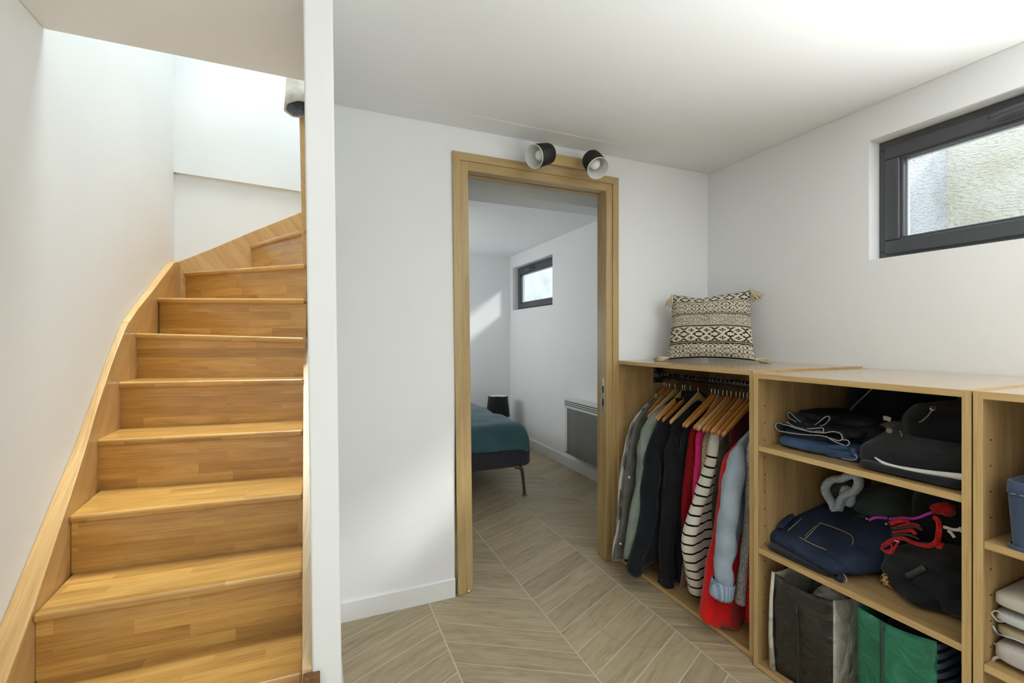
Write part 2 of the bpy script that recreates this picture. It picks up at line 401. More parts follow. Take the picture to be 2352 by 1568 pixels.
for c in range(-1, 4):
    xa = SX0 + c * SP + G; xb = SX0 + (c + 1) * SP - G
    rising = (c % 2 == 1)
    off = OFF[1] if rising else OFF[0]
    base = 1.403 + (0 if True else 0)
    # joint height at the lower spine of this column
    for k in range(-9, 33):
        y_low = base + k * JY          # where the joint meets the "valley" spine
        if rising: ya, yb_ = y_low, y_low + off
        else: ya, yb_ = y_low + off, y_low
        poly = [(xa, ya + G), (xb, yb_ + G), (xb, yb_ + JY - G), (xa, ya + JY - G)]
        L_ = math.hypot(xb - xa, yb_ - ya); d = ((xb - xa) / L_, (yb_ - ya) / L_)
        full = list(poly)
        xmin = 0.06
        poly = clip(poly, lambda p: p[0] - xmin); poly = clip(poly, lambda p: XR - 0.002 - p[0]) if poly else poly
        if poly: poly = clip(poly, lambda p: p[1] - 0.62)
        if poly: poly = clip(poly, lambda p: YBB - p[1])
        if not poly or len(poly) < 3 or abs(area(poly)) < 0.0008: continue
        cx = sum(p[0] for p in full) / 4; cy = sum(p[1] for p in full) / 4
        if cy < 2.0 and cx > 1.75: continue
        if cy > 3.4 and cx < 0.9: continue
        key = (c % 2, ) if len(poly) == 4 and all(abs(p[0]-q[0]) + abs(p[1]-q[1]) < 1e-6 for p, q in zip(poly, full)) else None
        if key: tile_obj(full, cx, cy, d, key=key)
        else: tile_obj(poly, cx, cy, d)
        n_tiles += 1
print('tiles', n_tiles)

# ------------------------------------------------------------------ door frame
door = empty('door_1', (1.05, YB, 0), 'oak door frame of an open pocket doorway into the bedroom', 'door frame', kind='structure')
def miter_frame(x0, x1, zt, wd, y0, y1, zb, nm, parent, leanl=0.0):
    xl = lambda z, x: x + leanl * (1 - (z / zt)) 
    MB().hexa([(x0 + leanl, y0, zb), (x0 + leanl + wd, y0, zb), (x0 + wd, y0, zt - wd), (x0, y0, zt)], [(x0 + leanl, y1, zb), (x0 + leanl + wd, y1, zb), (x0 + wd, y1, zt - wd), (x0, y1, zt)]).build(nm, M['door_v'], parent, bevel=0.0012)
    MB().hexa([(x1 - wd, y0, zb), (x1, y0, zb), (x1, y0, zt), (x1 - wd, y0, zt - wd)], [(x1 - wd, y1, zb), (x1, y1, zb), (x1, y1, zt), (x1 - wd, y1, zt - wd)]).build(nm, M['door_v'], parent, bevel=0.0012)
    MB().hexa([(x0, y0, zt), (x0 + wd, y0, zt - wd), (x1 - wd, y0, zt - wd), (x1, y0, zt)], [(x0, y1, zt), (x0 + wd, y1, zt - wd), (x1 - wd, y1, zt - wd), (x1, y1, zt)]).build(nm, M['door_h'], parent, bevel=0.0012)
miter_frame(0.586, 1.532, 2.103, 0.0385, YB - 0.012, YB + 0.004, 0.002, 'architrave', door, 0.028)
# front jamb half (set back a little from the architrave), then the pocket slot, then the rear half
JL, JR, JT = 0.6245, 1.4935, 2.0645
jl = 0.026
MB().hexa([(JL + jl, YB - 0.005, 0.003), (JL + jl + .040, YB - 0.005, 0.003), (JL + .040, YB - 0.005, JT), (JL, YB - 0.005, JT)], [(JL + jl, YB + 0.045, 0.003), (JL + jl + .040, YB + 0.045, 0.003), (JL + .040, YB + 0.045, JT), (JL, YB + 0.045, JT)]).build('jamb', M['door_v'], door, bevel=0.0015)
MB().box(JR - 0.040, JR, YB - 0.005, YB + 0.058, 0.003, JT).build('jamb', M['door_v'], door, bevel=0.0015)
MB().box(JL + .040, JR - 0.040, YB - 0.005, YB + 0.045, JT - 0.043, JT).build('jamb_head', M['door_h'], door, bevel=0.0015)
MB().box(JL + 0.02, JL + .046, YB + 0.062, YB + 0.10, 0.003, JT - 0.05).build('rear_jamb', M['door_v'], door, bevel=0.0015)
MB().box(JL + 0.02, JR - .012, YB + 0.062, YB + 0.10, JT - 0.046, JT).build('rear_jamb_head', M['door_h'], door, bevel=0.0015)
MB().box(JR - 0.028, JR, YB + 0.058, YB + 0.10, 0.003, JT - 0.05).build('rear_jamb', M['door_v'], door, bevel=0.0015)
sp = MB().box(JR - 0.0415, JR - 0.0395, YB + 0.012, YB + 0.034, 0.81, 1.00).build('strike_plate', M['steel'], door, bevel=0.0008)
sp['label'] = 'steel strike plate of the door lock'
for z0, z1 in ((0.845, 0.885), (0.918, 0.955)):
    MB().box(JR - 0.0425, JR - 0.0405, YB + 0.017, YB + 0.029, z0, z1).build('latch_hole', M['dark'], sp)
MB().lathe([(0.0, 0), (0.006, 0), (0.007, 0.012), (0.0, 0.014)], (JL + jl + 0.022, YB + 0.006, 0.004), (0, -1, 0.2), 12).box(JL+jl+.012, JL+jl+.04, YB-.004, YB+.012, 0.001, 0.006).build('floor_guide', M['steel'], door)

# ------------------------------------------------------------------ windows
def glass_mat():
    m, nt, b = new_mat('window_glass'); L = nt.links.new
    tr = N(nt, 'ShaderNodeBsdfTransparent'); tr.inputs[0].default_value = (0.96, 0.975, 0.97, 1)
    gl = N(nt, 'ShaderNodeBsdfGlossy'); gl.inputs['Roughness'].default_value = 0.02
    lw = N(nt, 'ShaderNodeLayerWeight'); lw.inputs[0].default_value = 0.5
    pw = N(nt, 'ShaderNodeMath', operation='POWER'); L(lw.outputs['Facing'], pw.inputs[0]); pw.inputs[1].default_value = 4.0
    fr = N(nt, 'ShaderNodeMath', operation='MULTIPLY_ADD'); L(pw.outputs[0], fr.inputs[0]); fr.inputs[1].default_value = 0.35; fr.inputs[2].default_value = 0.03
    mx = N(nt, 'ShaderNodeMixShader'); L(fr.outputs[0], mx.inputs[0]); L(tr.outputs[0], mx.inputs[1]); L(gl.outputs[0], mx.inputs[2])
    L(mx.outputs[0], nt.nodes['Material Output'].inputs['Surface'])
    return m
M['glass'] = glass_mat()
def rect_frame(b, x0, x1, ya, yb, za, zb, t, tb=None):
    tb = tb or t
    b.box(x0, x1, ya, yb, zb - t, zb); b.box(x0, x1, ya, yb, za, za + tb)
    b.box(x0, x1, ya, ya + t, za + tb, zb - t); b.box(x0, x1, yb - t, yb, za + tb, zb - t)
def window(n, ya, yb, za, zb, label, handle_y):
    w_ = empty('window_%d' % n, (XR + 0.07, (ya + yb) / 2, za), label, 'window', kind='structure')
    XF = XR + 0.072
    b = MB(); rect_frame(b, XF, XF + 0.07, ya, yb, za, zb, 0.036); b.build('outer_frame', M['anthracite'], w_, bevel=0.004)
    b = MB(); rect_frame(b, XF - 0.014, XF + 0.05, ya + 0.026, yb - 0.026, za + 0.022, zb - 0.030, 0.056, 0.058); b.build('sash', M['anthracite'], w_, bevel=0.007, segs=3)
    b = MB(); rect_frame(b, XF - 0.004, XF + 0.03, ya + 0.080, yb - 0.080, za + 0.078, zb - 0.084, 0.012); b.build('glazing_bead', M['anthracite'], w_, bevel=0.003)
    b = MB(); rect_frame(b, XF + 0.020, XF + 0.036, ya + 0.090, yb - 0.090, za + 0.088, zb - 0.094, 0.007); b.build('spacer', M['gasket'], w_)
    MB().box(XF + 0.026, XF + 0.030, ya + 0.092, yb - 0.092, za + 0.090, zb - 0.096).build('pane', M['glass'], w_)
    # handle: rosette and lever lying along the top rail
    zc = zb - 0.060; hy = handle_y
    b = MB()
    b.box(XF - 0.026, XF - 0.012, hy - 0.035, hy + 0.035, zc - 0.015, zc + 0.015)
    ho = b.build('handle_plate', M['anthracite'], w_, bevel=0.006, segs=3)
    path = [(XF - 0.020, hy, zc), (XF - 0.045, hy, zc), (XF - 0.058, hy + 0.012, zc), (XF - 0.060, hy + 0.05, zc - .001), (XF - 0.058, hy + 0.10, zc - .003), (XF - 0.052, hy + 0.135, zc - 0.006)]
    MB().tube(smoothpath(path, 4), 0.0105, 10, flat=(1, 1)).build('lever', M['anthracite'], ho, smooth=True)
    for yy in (ya + 0.10, yb - 0.22):
        MB().box(XF - 0.006, XF + 0.004, yy, yy + 0.075, za + 0.004, za + 0.016).build('hinge_cover', M['anthracite'], w_, bevel=0.002)
window(1, WIN[0][0], WIN[0][1], WIN[0][2], WIN[0][3], 'long anthracite framed window high in the right wall', 0.70)
window(2, WIN[1][0], WIN[1][1], WIN[1][2], WIN[1][3], 'small anthracite framed window seen through the bedroom doorway', 4.68)
# light wells outside the windows
def stucco(name, c1, c2, c3):
    m, nt, b = new_mat(name); L = nt.links.new
    tc = N(nt, 'ShaderNodeTexCoord')
    n = N(nt, 'ShaderNodeTexNoise'); n.inputs['Scale'].default_value = 2.6; n.inputs['Detail'].default_value = 8; L(tc.outputs['Object'], n.inputs['Vector'])
    r = ramp(nt, [(0.32, c1), (0.5, c2), (0.68, c3)], n.outputs[0]); L(r.outputs[0], b.inputs['Base Color'])
    mp = N(nt, 'ShaderNodeMapping'); mp.inputs['Scale'].default_value = (25, 25, 60); mp.inputs['Rotation'].default_value = (0.5, 0, 0); L(tc.outputs['Object'], mp.inputs[0])
    n2 = N(nt, 'ShaderNodeTexNoise'); n2.inputs['Scale'].default_value = 1.0; n2.inputs['Detail'].default_value = 6; L(mp.outputs[0], n2.inputs['Vector'])
    bump(nt, b, n2.outputs[0], 1.0, 0.05); b.inputs['Roughness'].default_value = 0.95
    return m
M['stucco'] = stucco('cream_stucco', srgb(222, 215, 190), srgb(233, 229, 210), srgb(240, 237, 222))
M['stucco_w'] = stucco('white_stucco', srgb(205, 206, 206), srgb(224, 226, 228), srgb(236, 237, 238))
GZ = 1.52
b = MB().box(5.0, 5.2, -2.0, 2.3, GZ, 2.90)
struct('wall_outside', b, M['stucco'], 'rough cream rendered wall outside the right hand window', 'wall')
b = MB().box(XR + 0.16, 5.0, 2.16, 2.30, GZ, 2.90)
struct('wall_outside_return', b, M['stucco_w'], 'white rendered side wall just outside the window', 'wall')
b = MB().box(5.0, 5.2, 2.3, 16.0, GZ, 2.95)
struct('wall_outside_bedroom', b, M['stucco_w'], 'pale rendered wall outside the bedroom window', 'wall')
b = MB().box(XR + 0.16, 5.2, -2.0, 16.0, GZ - 0.1, GZ)
struct('ground_outside', b, M['stucco_w'], 'pale ground outside the narrow windows', 'ground')

# ------------------------------------------------------------------ staircase
st = empty('staircase', (-0.4, 1.5, 0), 'winding oak staircase rising between white walls', 'staircase')
E_ = EYE
FR = {0: (-0.039, 1.49, -0.995), 1: (-0.045, 1.716, -0.795), 2: (-0.051, 1.93, -0.595), 3: (-0.057, 2.161, -0.395), 4: (-0.058, 2.40, -0.195), 5: (-0.061, 2.51, 0.002), 6: (-0.062, 2.61, 0.205), 7: (-0.065, 2.725, 0.405), 8: (-0.066, 2.776, 0.605), 9: (-0.062, 2.81, 0.805)}
FL = {0: (-0.745, 1.505, -0.995), 1: (-0.752, 1.746, -0.795), 2: (-0.765, 1.987, -0.595), 3: (-0.789, 2.264, -0.395), 4: (-0.795, 2.49, -0.191), 5: (-0.792, 2.68, 0.024), 6: (-0.785, 2.98, 0.214), 7: (-0.762, 3.398, 0.407), 8: (-0.404, 3.398, 0.605), 9: (-0.02, 3.398, 0.805)}
TH = 0.027
def V3(p, dz=0.0, dy=0.0): return (p[0], p[1] + dy, p[2] + E_ + dz)
def back_dir(k):
    a, c = Vector(FL[k][:2]), Vector(FR[k][:2]); d = (c - a).normalized(); return Vector((-d.y, d.x))
def reorient(o, piv, ang):
    off = ORG[st.name] - Vector(piv); Rm = Matrix.Rotation(-ang, 3, 'Z')
    for v in o.data.vertices: v.co = Rm @ (v.co + off)
    o.location = Vector(piv) - ORG[st.name]; o.rotation_euler = (0, 0, ang); o.data.update()
def nose_angle(k): return math.atan2(FR[k][1] - FL[k][1], FR[k][0] - FL[k][0])
for k in range(0, 9):
    L0, R0 = Vector(FL[k]), Vector(FR[k]); L1, R1 = Vector(FL[k+1]), Vector(FR[k+1])
    bd = back_dir(k+1) * 0.03
    zl, zr = L0.z + E_, R0.z + E_
    plan = [(L0.x, L0.y, zl), (R0.x, R0.y, zr), (R1.x + bd.x, R1.y + bd.y, zr), (L1.x + bd.x, min(L1.y + bd.y, 3.41), zl)]
    if k == 6: plan = [plan[0], plan[1], plan[2], (L1.x, 3.405, zl), (-0.785, 3.405, zl)]
    tr_ = MB().hexa([(x, y, z - TH) for x, y, z in plan], plan).build('tread', M['stair_x'], st, bevel=0.009, segs=3)
    reorient(tr_, V3(FL[k]), nose_angle(k))
for k in range(0, 10):
    L0, R0 = Vector(FL[k]), Vector(FR[k]); bd = back_dir(k) * 0.018; bd2 = back_dir(k) * 0.036
    zb_l = (FL[k-1][2] if k else -E_) + E_ - (0.002 if k else 0); zb_r = (FR[k-1][2] if k else -E_) + E_ - (0.002 if k else 0)
    zt_l = L0.z + E_ - TH + .001; zt_r = R0.z + E_ - TH + .001
    p = [(L0.x + bd.x, min(L0.y + bd.y, 3.40)), (R0.x + bd.x, R0.y + bd.y), (R0.x + bd2.x, R0.y + bd2.y), (L0.x + bd2.x, min(L0.y + bd2.y, 3.405))]
    zb_ = [zb_l, zb_r, zb_r, zb_l]; zt_ = [zt_l, zt_r, zt_r, zt_l]
    rs = MB().hexa([(x, y, z) for (x, y), z in zip(p, zb_)], [(x, y, z) for (x, y), z in zip(p, zt_)]).build('riser', M['stair_x'], st)
    reorient(rs, V3(FL[k]), nose_angle(k))
# outer stringer along the left wall
inner = [(1.20, -0.742), (1.75, -0.752), (2.0, -0.765), (2.26, -0.785), (2.45, -0.789), (2.6, -0.787), (3.0, -0.781), (3.40, -0.776)]
topz = [(1.20, -1.215), (1.60, -0.925), (1.759, -0.774), (1.939, -0.598), (2.152, -0.398), (2.431, -0.09), (2.572, 0.056), (2.70, 0.135), (2.918, 0.25), (3.278, 0.448), (3.41, 0.475)]
rings = []
ysamp = [1.20 + i * (3.408 - 1.20) / 44 for i in range(45)]
def stringer_part(y0, y1, nm):
    rings = []
    n = 30
    for i in range(n + 1):
        y = lerp(y0, y1, i / n); xi = interp(inner, y); zt = interp(topz, y) + E_; zb = max(zt - 0.42, 0.0)
        if zt < 0.01: zt = 0.01
        rings.append([(XL + 0.0006, y, zb), (xi, y, zb), (xi, y, zt), (XL + 0.0006, y, zt)])
    MB().loft(rings).build(nm, M['stair_s'], st, bevel=0.003)
stringer_part(1.21, 2.596, 'stringer'); stringer_part(2.598, 3.41, 'stringer')
# back stringer on the far wall
bk = [(XL, 0.455), (-0.60, 0.570), (-0.40, 0.686), (-0.20, 0.795), (-0.089, 0.856), (0.10, 0.955)]
rings = [[(x, 3.400, z + E_ - 0.40), (x, 3.434, z + E_ - 0.40), (x, 3.434, z + E_), (x, 3.400, z + E_)] for x, z in bk]
MB().loft(rings).build('stringer', M['stair_s'], st, bevel=0.003)
# inner stringer beside the partition
rings = []
for i in range(13):
    y = lerp(1.415, 2.78, i / 12); xl = lerp(-0.0385, -0.0685, i / 12); zt = lerp(-0.935, 0.045, i / 12) + E_; zb = max(zt - 0.40, 0.0)
    rings.append([(xl, y, zb), (xl + 0.048, y, zb), (xl + 0.048, y, zt), (xl, y, zt)])
MB().loft(rings).build('stringer', M['stair_v'], st, bevel=0.002)
# newel post at the inner turn
def nring(z): 
    x = lerp(-0.0655, -0.091, (z - 1.25) / 1.25) if z > 1.25 else -0.0655
    return [(x, 2.785, z), (x + 0.06, 2.785, z), (x + 0.06, 2.845, z), (x, 2.845, z)]
MB().loft([nring(z) for z in (0.0, 0.6, 1.25, 1.6, 2.0, 2.6, 3.0)]).build('newel_post', M['stair_s'], st, bevel=0.003)
eb = MB().box(-0.036, 0.008, 1.388, 1.416, 0.0, 0.276).build('starting_block', M['stair_end'], st, bevel=0.004)
eb['label'] = 'dark end grain block at the foot of the stringer'
# ------------------------------------------------------------------ cabinets
PT = 0.018
def holes(parent, x_list, y, z0, z1, face):
    b = MB(); z = z0
    while z < z1:
        for x in x_list:
            b.lathe([(0.0026, 0), (0.0026, 0.0006)], (x, y, z), (0, face, 0), 8, cap1=True)
        z += 0.064
    o = b.build('pin_holes', M['dark'], parent); o['kind'] = 'stuff'; return o
def cabinet(name, x0, x1, y0, y1, ztop, label, shelves=()):
    c = empty(name, ((x0 + x1) / 2, (y0 + y1) / 2, 0), label, 'cabinet', 'open oak cabinets along the right wall')
    def panel(nm, bx, mv, edge):
        o = MB().box(*bx).build(nm, mv, c, bevel=0.0008)
        return o
    for ya, yb in ((y0, y0 + PT), (y1 - PT, y1)):
        p = panel('side_panel', (x0 + .001, x1, ya, yb, 0.002, ztop - PT - .0005 if False else ztop - 0.0), M['cab_v'], 0)
        MB().box(x0, x0 + 0.0012, ya, yb, 0.002, ztop).build('edge_band', M['cab_edge_v'], p)
        fy, face = (yb, 1) if ya == y0 else (ya, -1)
        holes(p, (x0 + 0.037, x1 - 0.09), fy, 0.20, ztop - 0.10, face)
    p = panel('top_panel', (x0 + .001, x1, y0 + PT, y1 - PT, ztop - PT, ztop), M['cab_top'], 0)
    MB().box(x0, x0 + 0.0012, y0 + PT, y1 - PT, ztop - PT, ztop).build('edge_band', M['cab_edge'], p)
    p = panel('bottom_panel', (x0 + .001, x1 - .01, y0 + PT, y1 - PT, 0.003, 0.003 + PT), M['cab_h'], 0)
    MB().box(x0, x0 + 0.0012, y0 + PT, y1 - PT, 0.003, 0.003 + PT).build('edge_band', M['cab_edge'], p)
    MB().box(x1 - 0.010, x1 - 0.004, y0 + PT, y1 - PT, 0.003 + PT, ztop - PT).build('back_panel', M['cab_v'], c)
    for zs in shelves:
        p = panel('shelf', (x0 + .004, x1 - 0.012, y0 + PT + .001, y1 - PT - .001, zs - PT, zs), M['cab_h'], 0)
        MB().box(x0 + .003, x0 + 0.0042, y0 + PT + .001, y1 - PT - .001, zs - PT, zs).build('edge_band', M['cab_edge'], p)
    return c
M['cab_edge_v'] = wood('cabinet_edge_band_upright', srgb(176, 140, 88), srgb(202, 168, 112), srgb(216, 186, 132), axis='z', rough=0.45, fine=1.6)
C1X, C2X = 1.523, 1.497
Z1, Z2 = 1.0955, 1.089
cab1 = cabinet('wardrobe_cabinet', C1X, XR - 0.002, 1.236, 2.096, Z1, 'open oak wardrobe unit with clothes rail beside the doorway')
cab2 = cabinet('shelf_cabinet', C2X, XR - 0.006, 0.598, 1.214, Z2, 'middle oak shelf unit stuffed with jeans and bags', shelves=(0.822, 0.445))
cab3 = cabinet('shelf_cabinet', C2X, XR - 0.006, -0.04, 0.594, Z2, 'oak shelf unit at the right edge holding a blue bin', shelves=(0.724, 0.424))
# clothes rail of the first unit
RX, RZ = 1.80, 1.008
rail = MB().tube([(RX, 2.075, RZ), (RX, 1.258, RZ)], 0.0155, 20).build('clothes_rail', M['black_metal'], cab1, smooth=True)
rail['label'] = 'black round clothes rail'
for y, d in ((2.0775, -1), (1.2545, 1)):
    b = MB()
    pts = []
    b.lathe([(0.0, 0), (0.036, 0), (0.036, 0.004), (0.027, 0.007), (0.0205, 0.028), (0.0205, 0.036), (0.0, 0.036)], (RX, y, RZ), (0, d, 0), 24)
    br = b.build('rail_bracket', M['black_metal'], rail, smooth=True)
MB().box(RX - 0.037, RX + 0.037, 2.0735, 2.0775, RZ - 0.042, RZ + 0.042).build('rail_plate', M['black_metal'], rail, bevel=0.01, segs=3)
for dx in (-.028, .028):
    for dz in (-.032, .032): MB().lathe([(0.0, 0), (0.004, 0), (0.003, 0.002), (0, 0.002)], (RX + dx, 2.0735, RZ + dz), (0, -1, 0), 10).build('screw', M['steel'], rail)
MB().box(2.10, 2.16, 1.55, 1.60, 1.055, 1.077).box(2.10, 2.13, 1.54, 1.62, 1.045, 1.055).build('mounting_bracket', M['steel'], cab1, bevel=0.002)
# ------------------------------------------------------------------ spot lights above the doorway
M['spot_black'] = plain('matt_black_lamp', (0.010, 0.0095, 0.009), 0.55, 0.0, 0.4)
M['lamp_white'] = plain('white_lamp_lining', (0.80, 0.80, 0.77), 0.4)
M['bulb'] = plain('white_bulb', (0.88, 0.88, 0.86), 0.2)
M['bar_wood'] = wood('spot_bar_wood', srgb(176, 140, 84), srgb(204, 172, 116), srgb(220, 192, 140), axis='x', rough=0.5)
sl = empty('spot_light', (1.19, YB, 2.10), 'double spot lamp with two black shades on a pale wooden bar above the doorway', 'lamp')
MB().box(0.99, 1.39, YB - 0.030, YB - 0.0005, 2.110, 2.166).build('mounting_bar', M['bar_wood'], sl, bevel=0.003)
def spot(back, axis, neck):
    ax = Vector(axis).normalized(); L_ = 0.118; r0 = 0.050; r1 = 0.0555
    c = Vector(back)
    b = MB().lathe([(0.0, 0.0), (r0 * 0.55, 0.0005), (r0 * 0.86, 0.004), (r0 * 0.97, 0.010), (r0, 0.018), (r1, L_), (r1 - 0.0015, L_ + .0005)], c, ax, 40)
    sh = b.build('shade', M['spot_black'], sl, smooth=True)
    MB().lathe([(r1 + .0004, L_ - 0.0015), (r1 + .0004, L_ + 0.001), (r1 - 0.003, L_ + 0.001), (r1 - 0.0035, L_ - 0.002), (r0 - 0.004, 0.016), (0.0, 0.012)], c, ax, 40).build('shade_lining', M['lamp_white'], sh, smooth=True)
    MB().lathe([(0.0, 0.014), (0.014, 0.014), (0.014, 0.036), (0.0, 0.036)], c, ax, 20).build('socket', M['lamp_white'], sh, smooth=True)
    R_ = 0.0275; cc = 0.066
    prof = [(0.012, 0.034), (0.013, 0.040)] + [(R_ * math.sin(t), cc - R_ * math.cos(t)) for t in [0.55 + k * (math.pi - 0.55) / 12 for k in range(13)]]
    MB().lathe(prof, c, ax, 28).build('bulb', M['bulb'], sh, smooth=True)
    nk = Vector(neck); d = (nk - c)
    MB().lathe([(0.0, -0.022), (0.0185, -0.022), (0.0205, -0.020), (0.0205, 0.002)], c, ax, 24).build('swivel_cap', M['spot_black'], sl, smooth=True)
    MB().tube([c - ax * 0.012, c - ax * 0.02 + Vector((0, 0.012, 0)), nk], 0.008, 12).build('swivel_arm', M['spot_black'], sl, smooth=True)
spot((1.046, 1.985, 2.123), (-0.109, -0.040, -0.048), (1.09, YB - 0.03, 2.138))
spot((1.293, 2.0, 2.142), (-0.012, -0.085, -0.082), (1.30, YB - 0.03, 2.138))

# ------------------------------------------------------------------ patterned cushion with tassels
def cushion_mat():
    m, nt, b = new_mat('woven_diamond_cloth'); L = nt.links.new
    uv = N(nt, 'ShaderNodeUVMap'); sep = N(nt, 'ShaderNodeSeparateXYZ'); L(uv.outputs[0], sep.inputs[0])
    def mt(op, a, c=0.0, d=0.0):
        q = N(nt, 'ShaderNodeMath', operation=op)
        for i, z in enumerate((a, c, d)):
            if isinstance(z, (int, float)): q.inputs[i].default_value = z
            else: L(z, q.inputs[i])
        return q.outputs[0]
    u, v = sep.outputs[0], sep.outputs[1]
    def quant(x, n): return mt('DIVIDE', mt('FLOOR', mt('MULTIPLY', x, n)), n)
    uq, vq = quant(u, 96.0), quant(v, 120.0)
    def tri(x): # triangle wave 0..1
        return mt('ABSOLUTE', mt('SUBTRACT', mt('MULTIPLY', mt('FRACT', x), 2.0), 1.0))
    def diamonds(nu, nv, ph, rings, duty, thick):
        d = mt('ADD', tri(mt('ADD', mt('MULTIPLY', uq, nu), ph)), tri(mt('MULTIPLY', vq, nv)))
        return mt('LESS_THAN', mt('FRACT', mt('MULTIPLY', d, rings)), duty)
    bold = diamonds(5.5, 9.0, 0.0, 1.0, 0.46, 1)
    core = diamonds(11.0, 18.0, 0.5, 1.0, 0.22, 1)
    bold2 = mt('MAXIMUM', mt('SUBTRACT', bold, core), 0.0)
    line = diamonds(5.5, 9.0, 0.0, 2.6, 0.36, 1)
    zig = diamonds(5.5, 26.0, 0.25, 1.7, 0.34, 1)
    fine = mt('LESS_THAN', mt('FRACT', mt('MULTIPLY', vq, 40.0)), 0.45)
    # bands across the height
    def band(lo, hi): return mt('MULTIPLY', mt('GREATER_THAN', v, lo), mt('LESS_THAN', v, hi))
    def pick(acc, lo, hi, s):
        k = band(lo, hi); return mt('ADD', mt('MULTIPLY', acc, mt('SUBTRACT', 1.0, k)), mt('MULTIPLY', s, k))
    acc = fine
    acc = pick(acc, 0.02, 0.20, zig); acc = pick(acc, 0.24, 0.44, bold2); acc = pick(acc, 0.47, 0.63, line); acc = pick(acc, 0.66, 0.84, zig); acc = pick(acc, 0.86, 1.01, bold2)
    mx = N(nt, 'ShaderNodeMix', data_type='RGBA'); L(acc, mx.inputs[0]); mx.inputs[6].default_value = (*srgb(212, 202, 180), 1); mx.inputs[7].default_value = (*srgb(30, 29, 26), 1)
    L(mx.outputs[2], b.inputs['Base Color']); b.inputs['Roughness'].default_value = 0.95; b.inputs['Specular IOR Level'].default_value = 0.15
    tc = N(nt, 'ShaderNodeTexCoord'); n2 = N(nt, 'ShaderNodeTexNoise'); n2.inputs['Scale'].default_value = 420; L(tc.outputs['Object'], n2.inputs['Vector']); bump(nt, b, n2.outputs[0], 0.5, 0.004)
    return m
M['cushion'] = cushion_mat()
M['tassel'] = cloth('cream_cotton_tassel', srgb(214, 200, 172), srgb(176, 160, 130))
cu = empty('cushion', (1.93, 1.84, Z1), 'black and cream diamond woven cushion with corner tassels in the corner on the wardrobe', 'cushion')
cc = Vector((1.925, 1.825, Z1 + 0.188)); ex = Vector((0.69, -0.724, 0.0)).normalized(); nrm = Vector((-0.69, -0.66, 0.30)).normalized()
ey = nrm.cross(ex); ey = ey if ey.z > 0 else -ey
def cush_pt(a, c, side):
    # a, c in -1..1 ; pinched square outline
    W_, H_ = 0.205, 0.188
    pinch = 1 - 0.07 * (1 - a * a) * abs(c) ** 3; pinch2 = 1 - 0.05 * (1 - c * c) * abs(a) ** 3
    x = a * W_ * pinch2 * lerp(1.03, 0.97, (c + 1) / 2); y = c * H_ * pinch
    if c > 0.2: y += -0.020 * math.exp(-((a + 0.25) / 0.35) ** 2) * (c - 0.2) + 0.012 * max(a, 0) * (c - .2)
    th = 0.058 * max(0.0, (1 - abs(a) ** 2.6)) ** 0.55 * max(0.0, (1 - abs(c) ** 2.6)) ** 0.55
    th += 0.004 * math.sin(7 * a + 3 * c) * (1 - a * a) * (1 - c * c)
    return cc + ex * x + ey * y + nrm * (side * th)
n = 30
me_v = []; me_f = []; uvs = []
for side in (1, -1):
    o_ = len(me_v)
    for j in range(n + 1):
        for i in range(n + 1):
            a, c = -1 + 2 * i / n, -1 + 2 * j / n
            me_v.append(tuple(cush_pt(a, c, side) - Vector((1.93, 1.84, Z1)))); uvs.append((i / n, j / n))
    for j in range(n):
        for i in range(n):
            q = (o_ + j*(n+1)+i, o_ + j*(n+1)+i+1, o_ + (j+1)*(n+1)+i+1, o_ + (j+1)*(n+1)+i)
            me_f.append(q if side == 1 else q[::-1])
me = bpy.data.meshes.new('cover'); me.from_pydata(me_v, [], me_f); me.materials.append(M['cushion'])
ul = me.uv_layers.new(name='UVMap')
for lp in me.loops: ul.data[lp.index].uv = uvs[lp.vertex_index]
me.polygons.foreach_set('use_smooth', [True] * len(me.polygons)); me.update()
o = bpy.data.objects.new('cover', me); col.objects.link(o); o.parent = cu
def tassel(p, d, L_, drop):
    b = MB(); d = Vector(d).normalized(); p = Vector(p)
    for k in range(46):
        j = Vector((R.gauss(0, 1), R.gauss(0, 1), R.gauss(0, 1))) * 0.30
        t = (d + j * 0.62).normalized(); l = L_ * R.uniform(0.75, 1.1)
        q1 = p + d * 0.010 + j * 0.006; q2 = p + t * l * 0.55 + Vector((0, 0, -drop * 0.3)); q3 = p + t * l + Vector((0, 0, -drop))
        q2.z = max(q2.z, Z1 + 0.003); q3.z = max(q3.z, Z1 + 0.003)
        b.tube([p, q1, q2, q3], [0.0026, 0.0034, 0.0032, 0.0022], 5)
    b.lathe([(0.0, -0.002), (0.006, 0.0), (0.0075, 0.006), (0.0055, 0.013), (0.007, 0.02)], p, d, 12)
    o = b.build('tassel', M['tassel'], cu, smooth=True); o['kind'] = 'stuff'; return o
f_ = nrm * 0.012
tassel(cush_pt(-0.96, 0.97, 0) + f_, -ex * 0.35 - ey * 0.9 + nrm * 0.2, 0.062, 0.012)
tassel(cush_pt(0.97, 1.0, 0) + f_, ex * 0.55 - ey * 0.8 + nrm * 0.1, 0.062, 0.012)
tassel(cush_pt(-0.97, -0.97, 0) + f_, -ex - ey * 0.1 + nrm * 0.1, 0.07, 0.01)
tassel(cush_pt(0.99, -0.97, 0) + f_, ex * 0.97 - ey * 0.15 - nrm * 0.2, 0.07, 0.01)

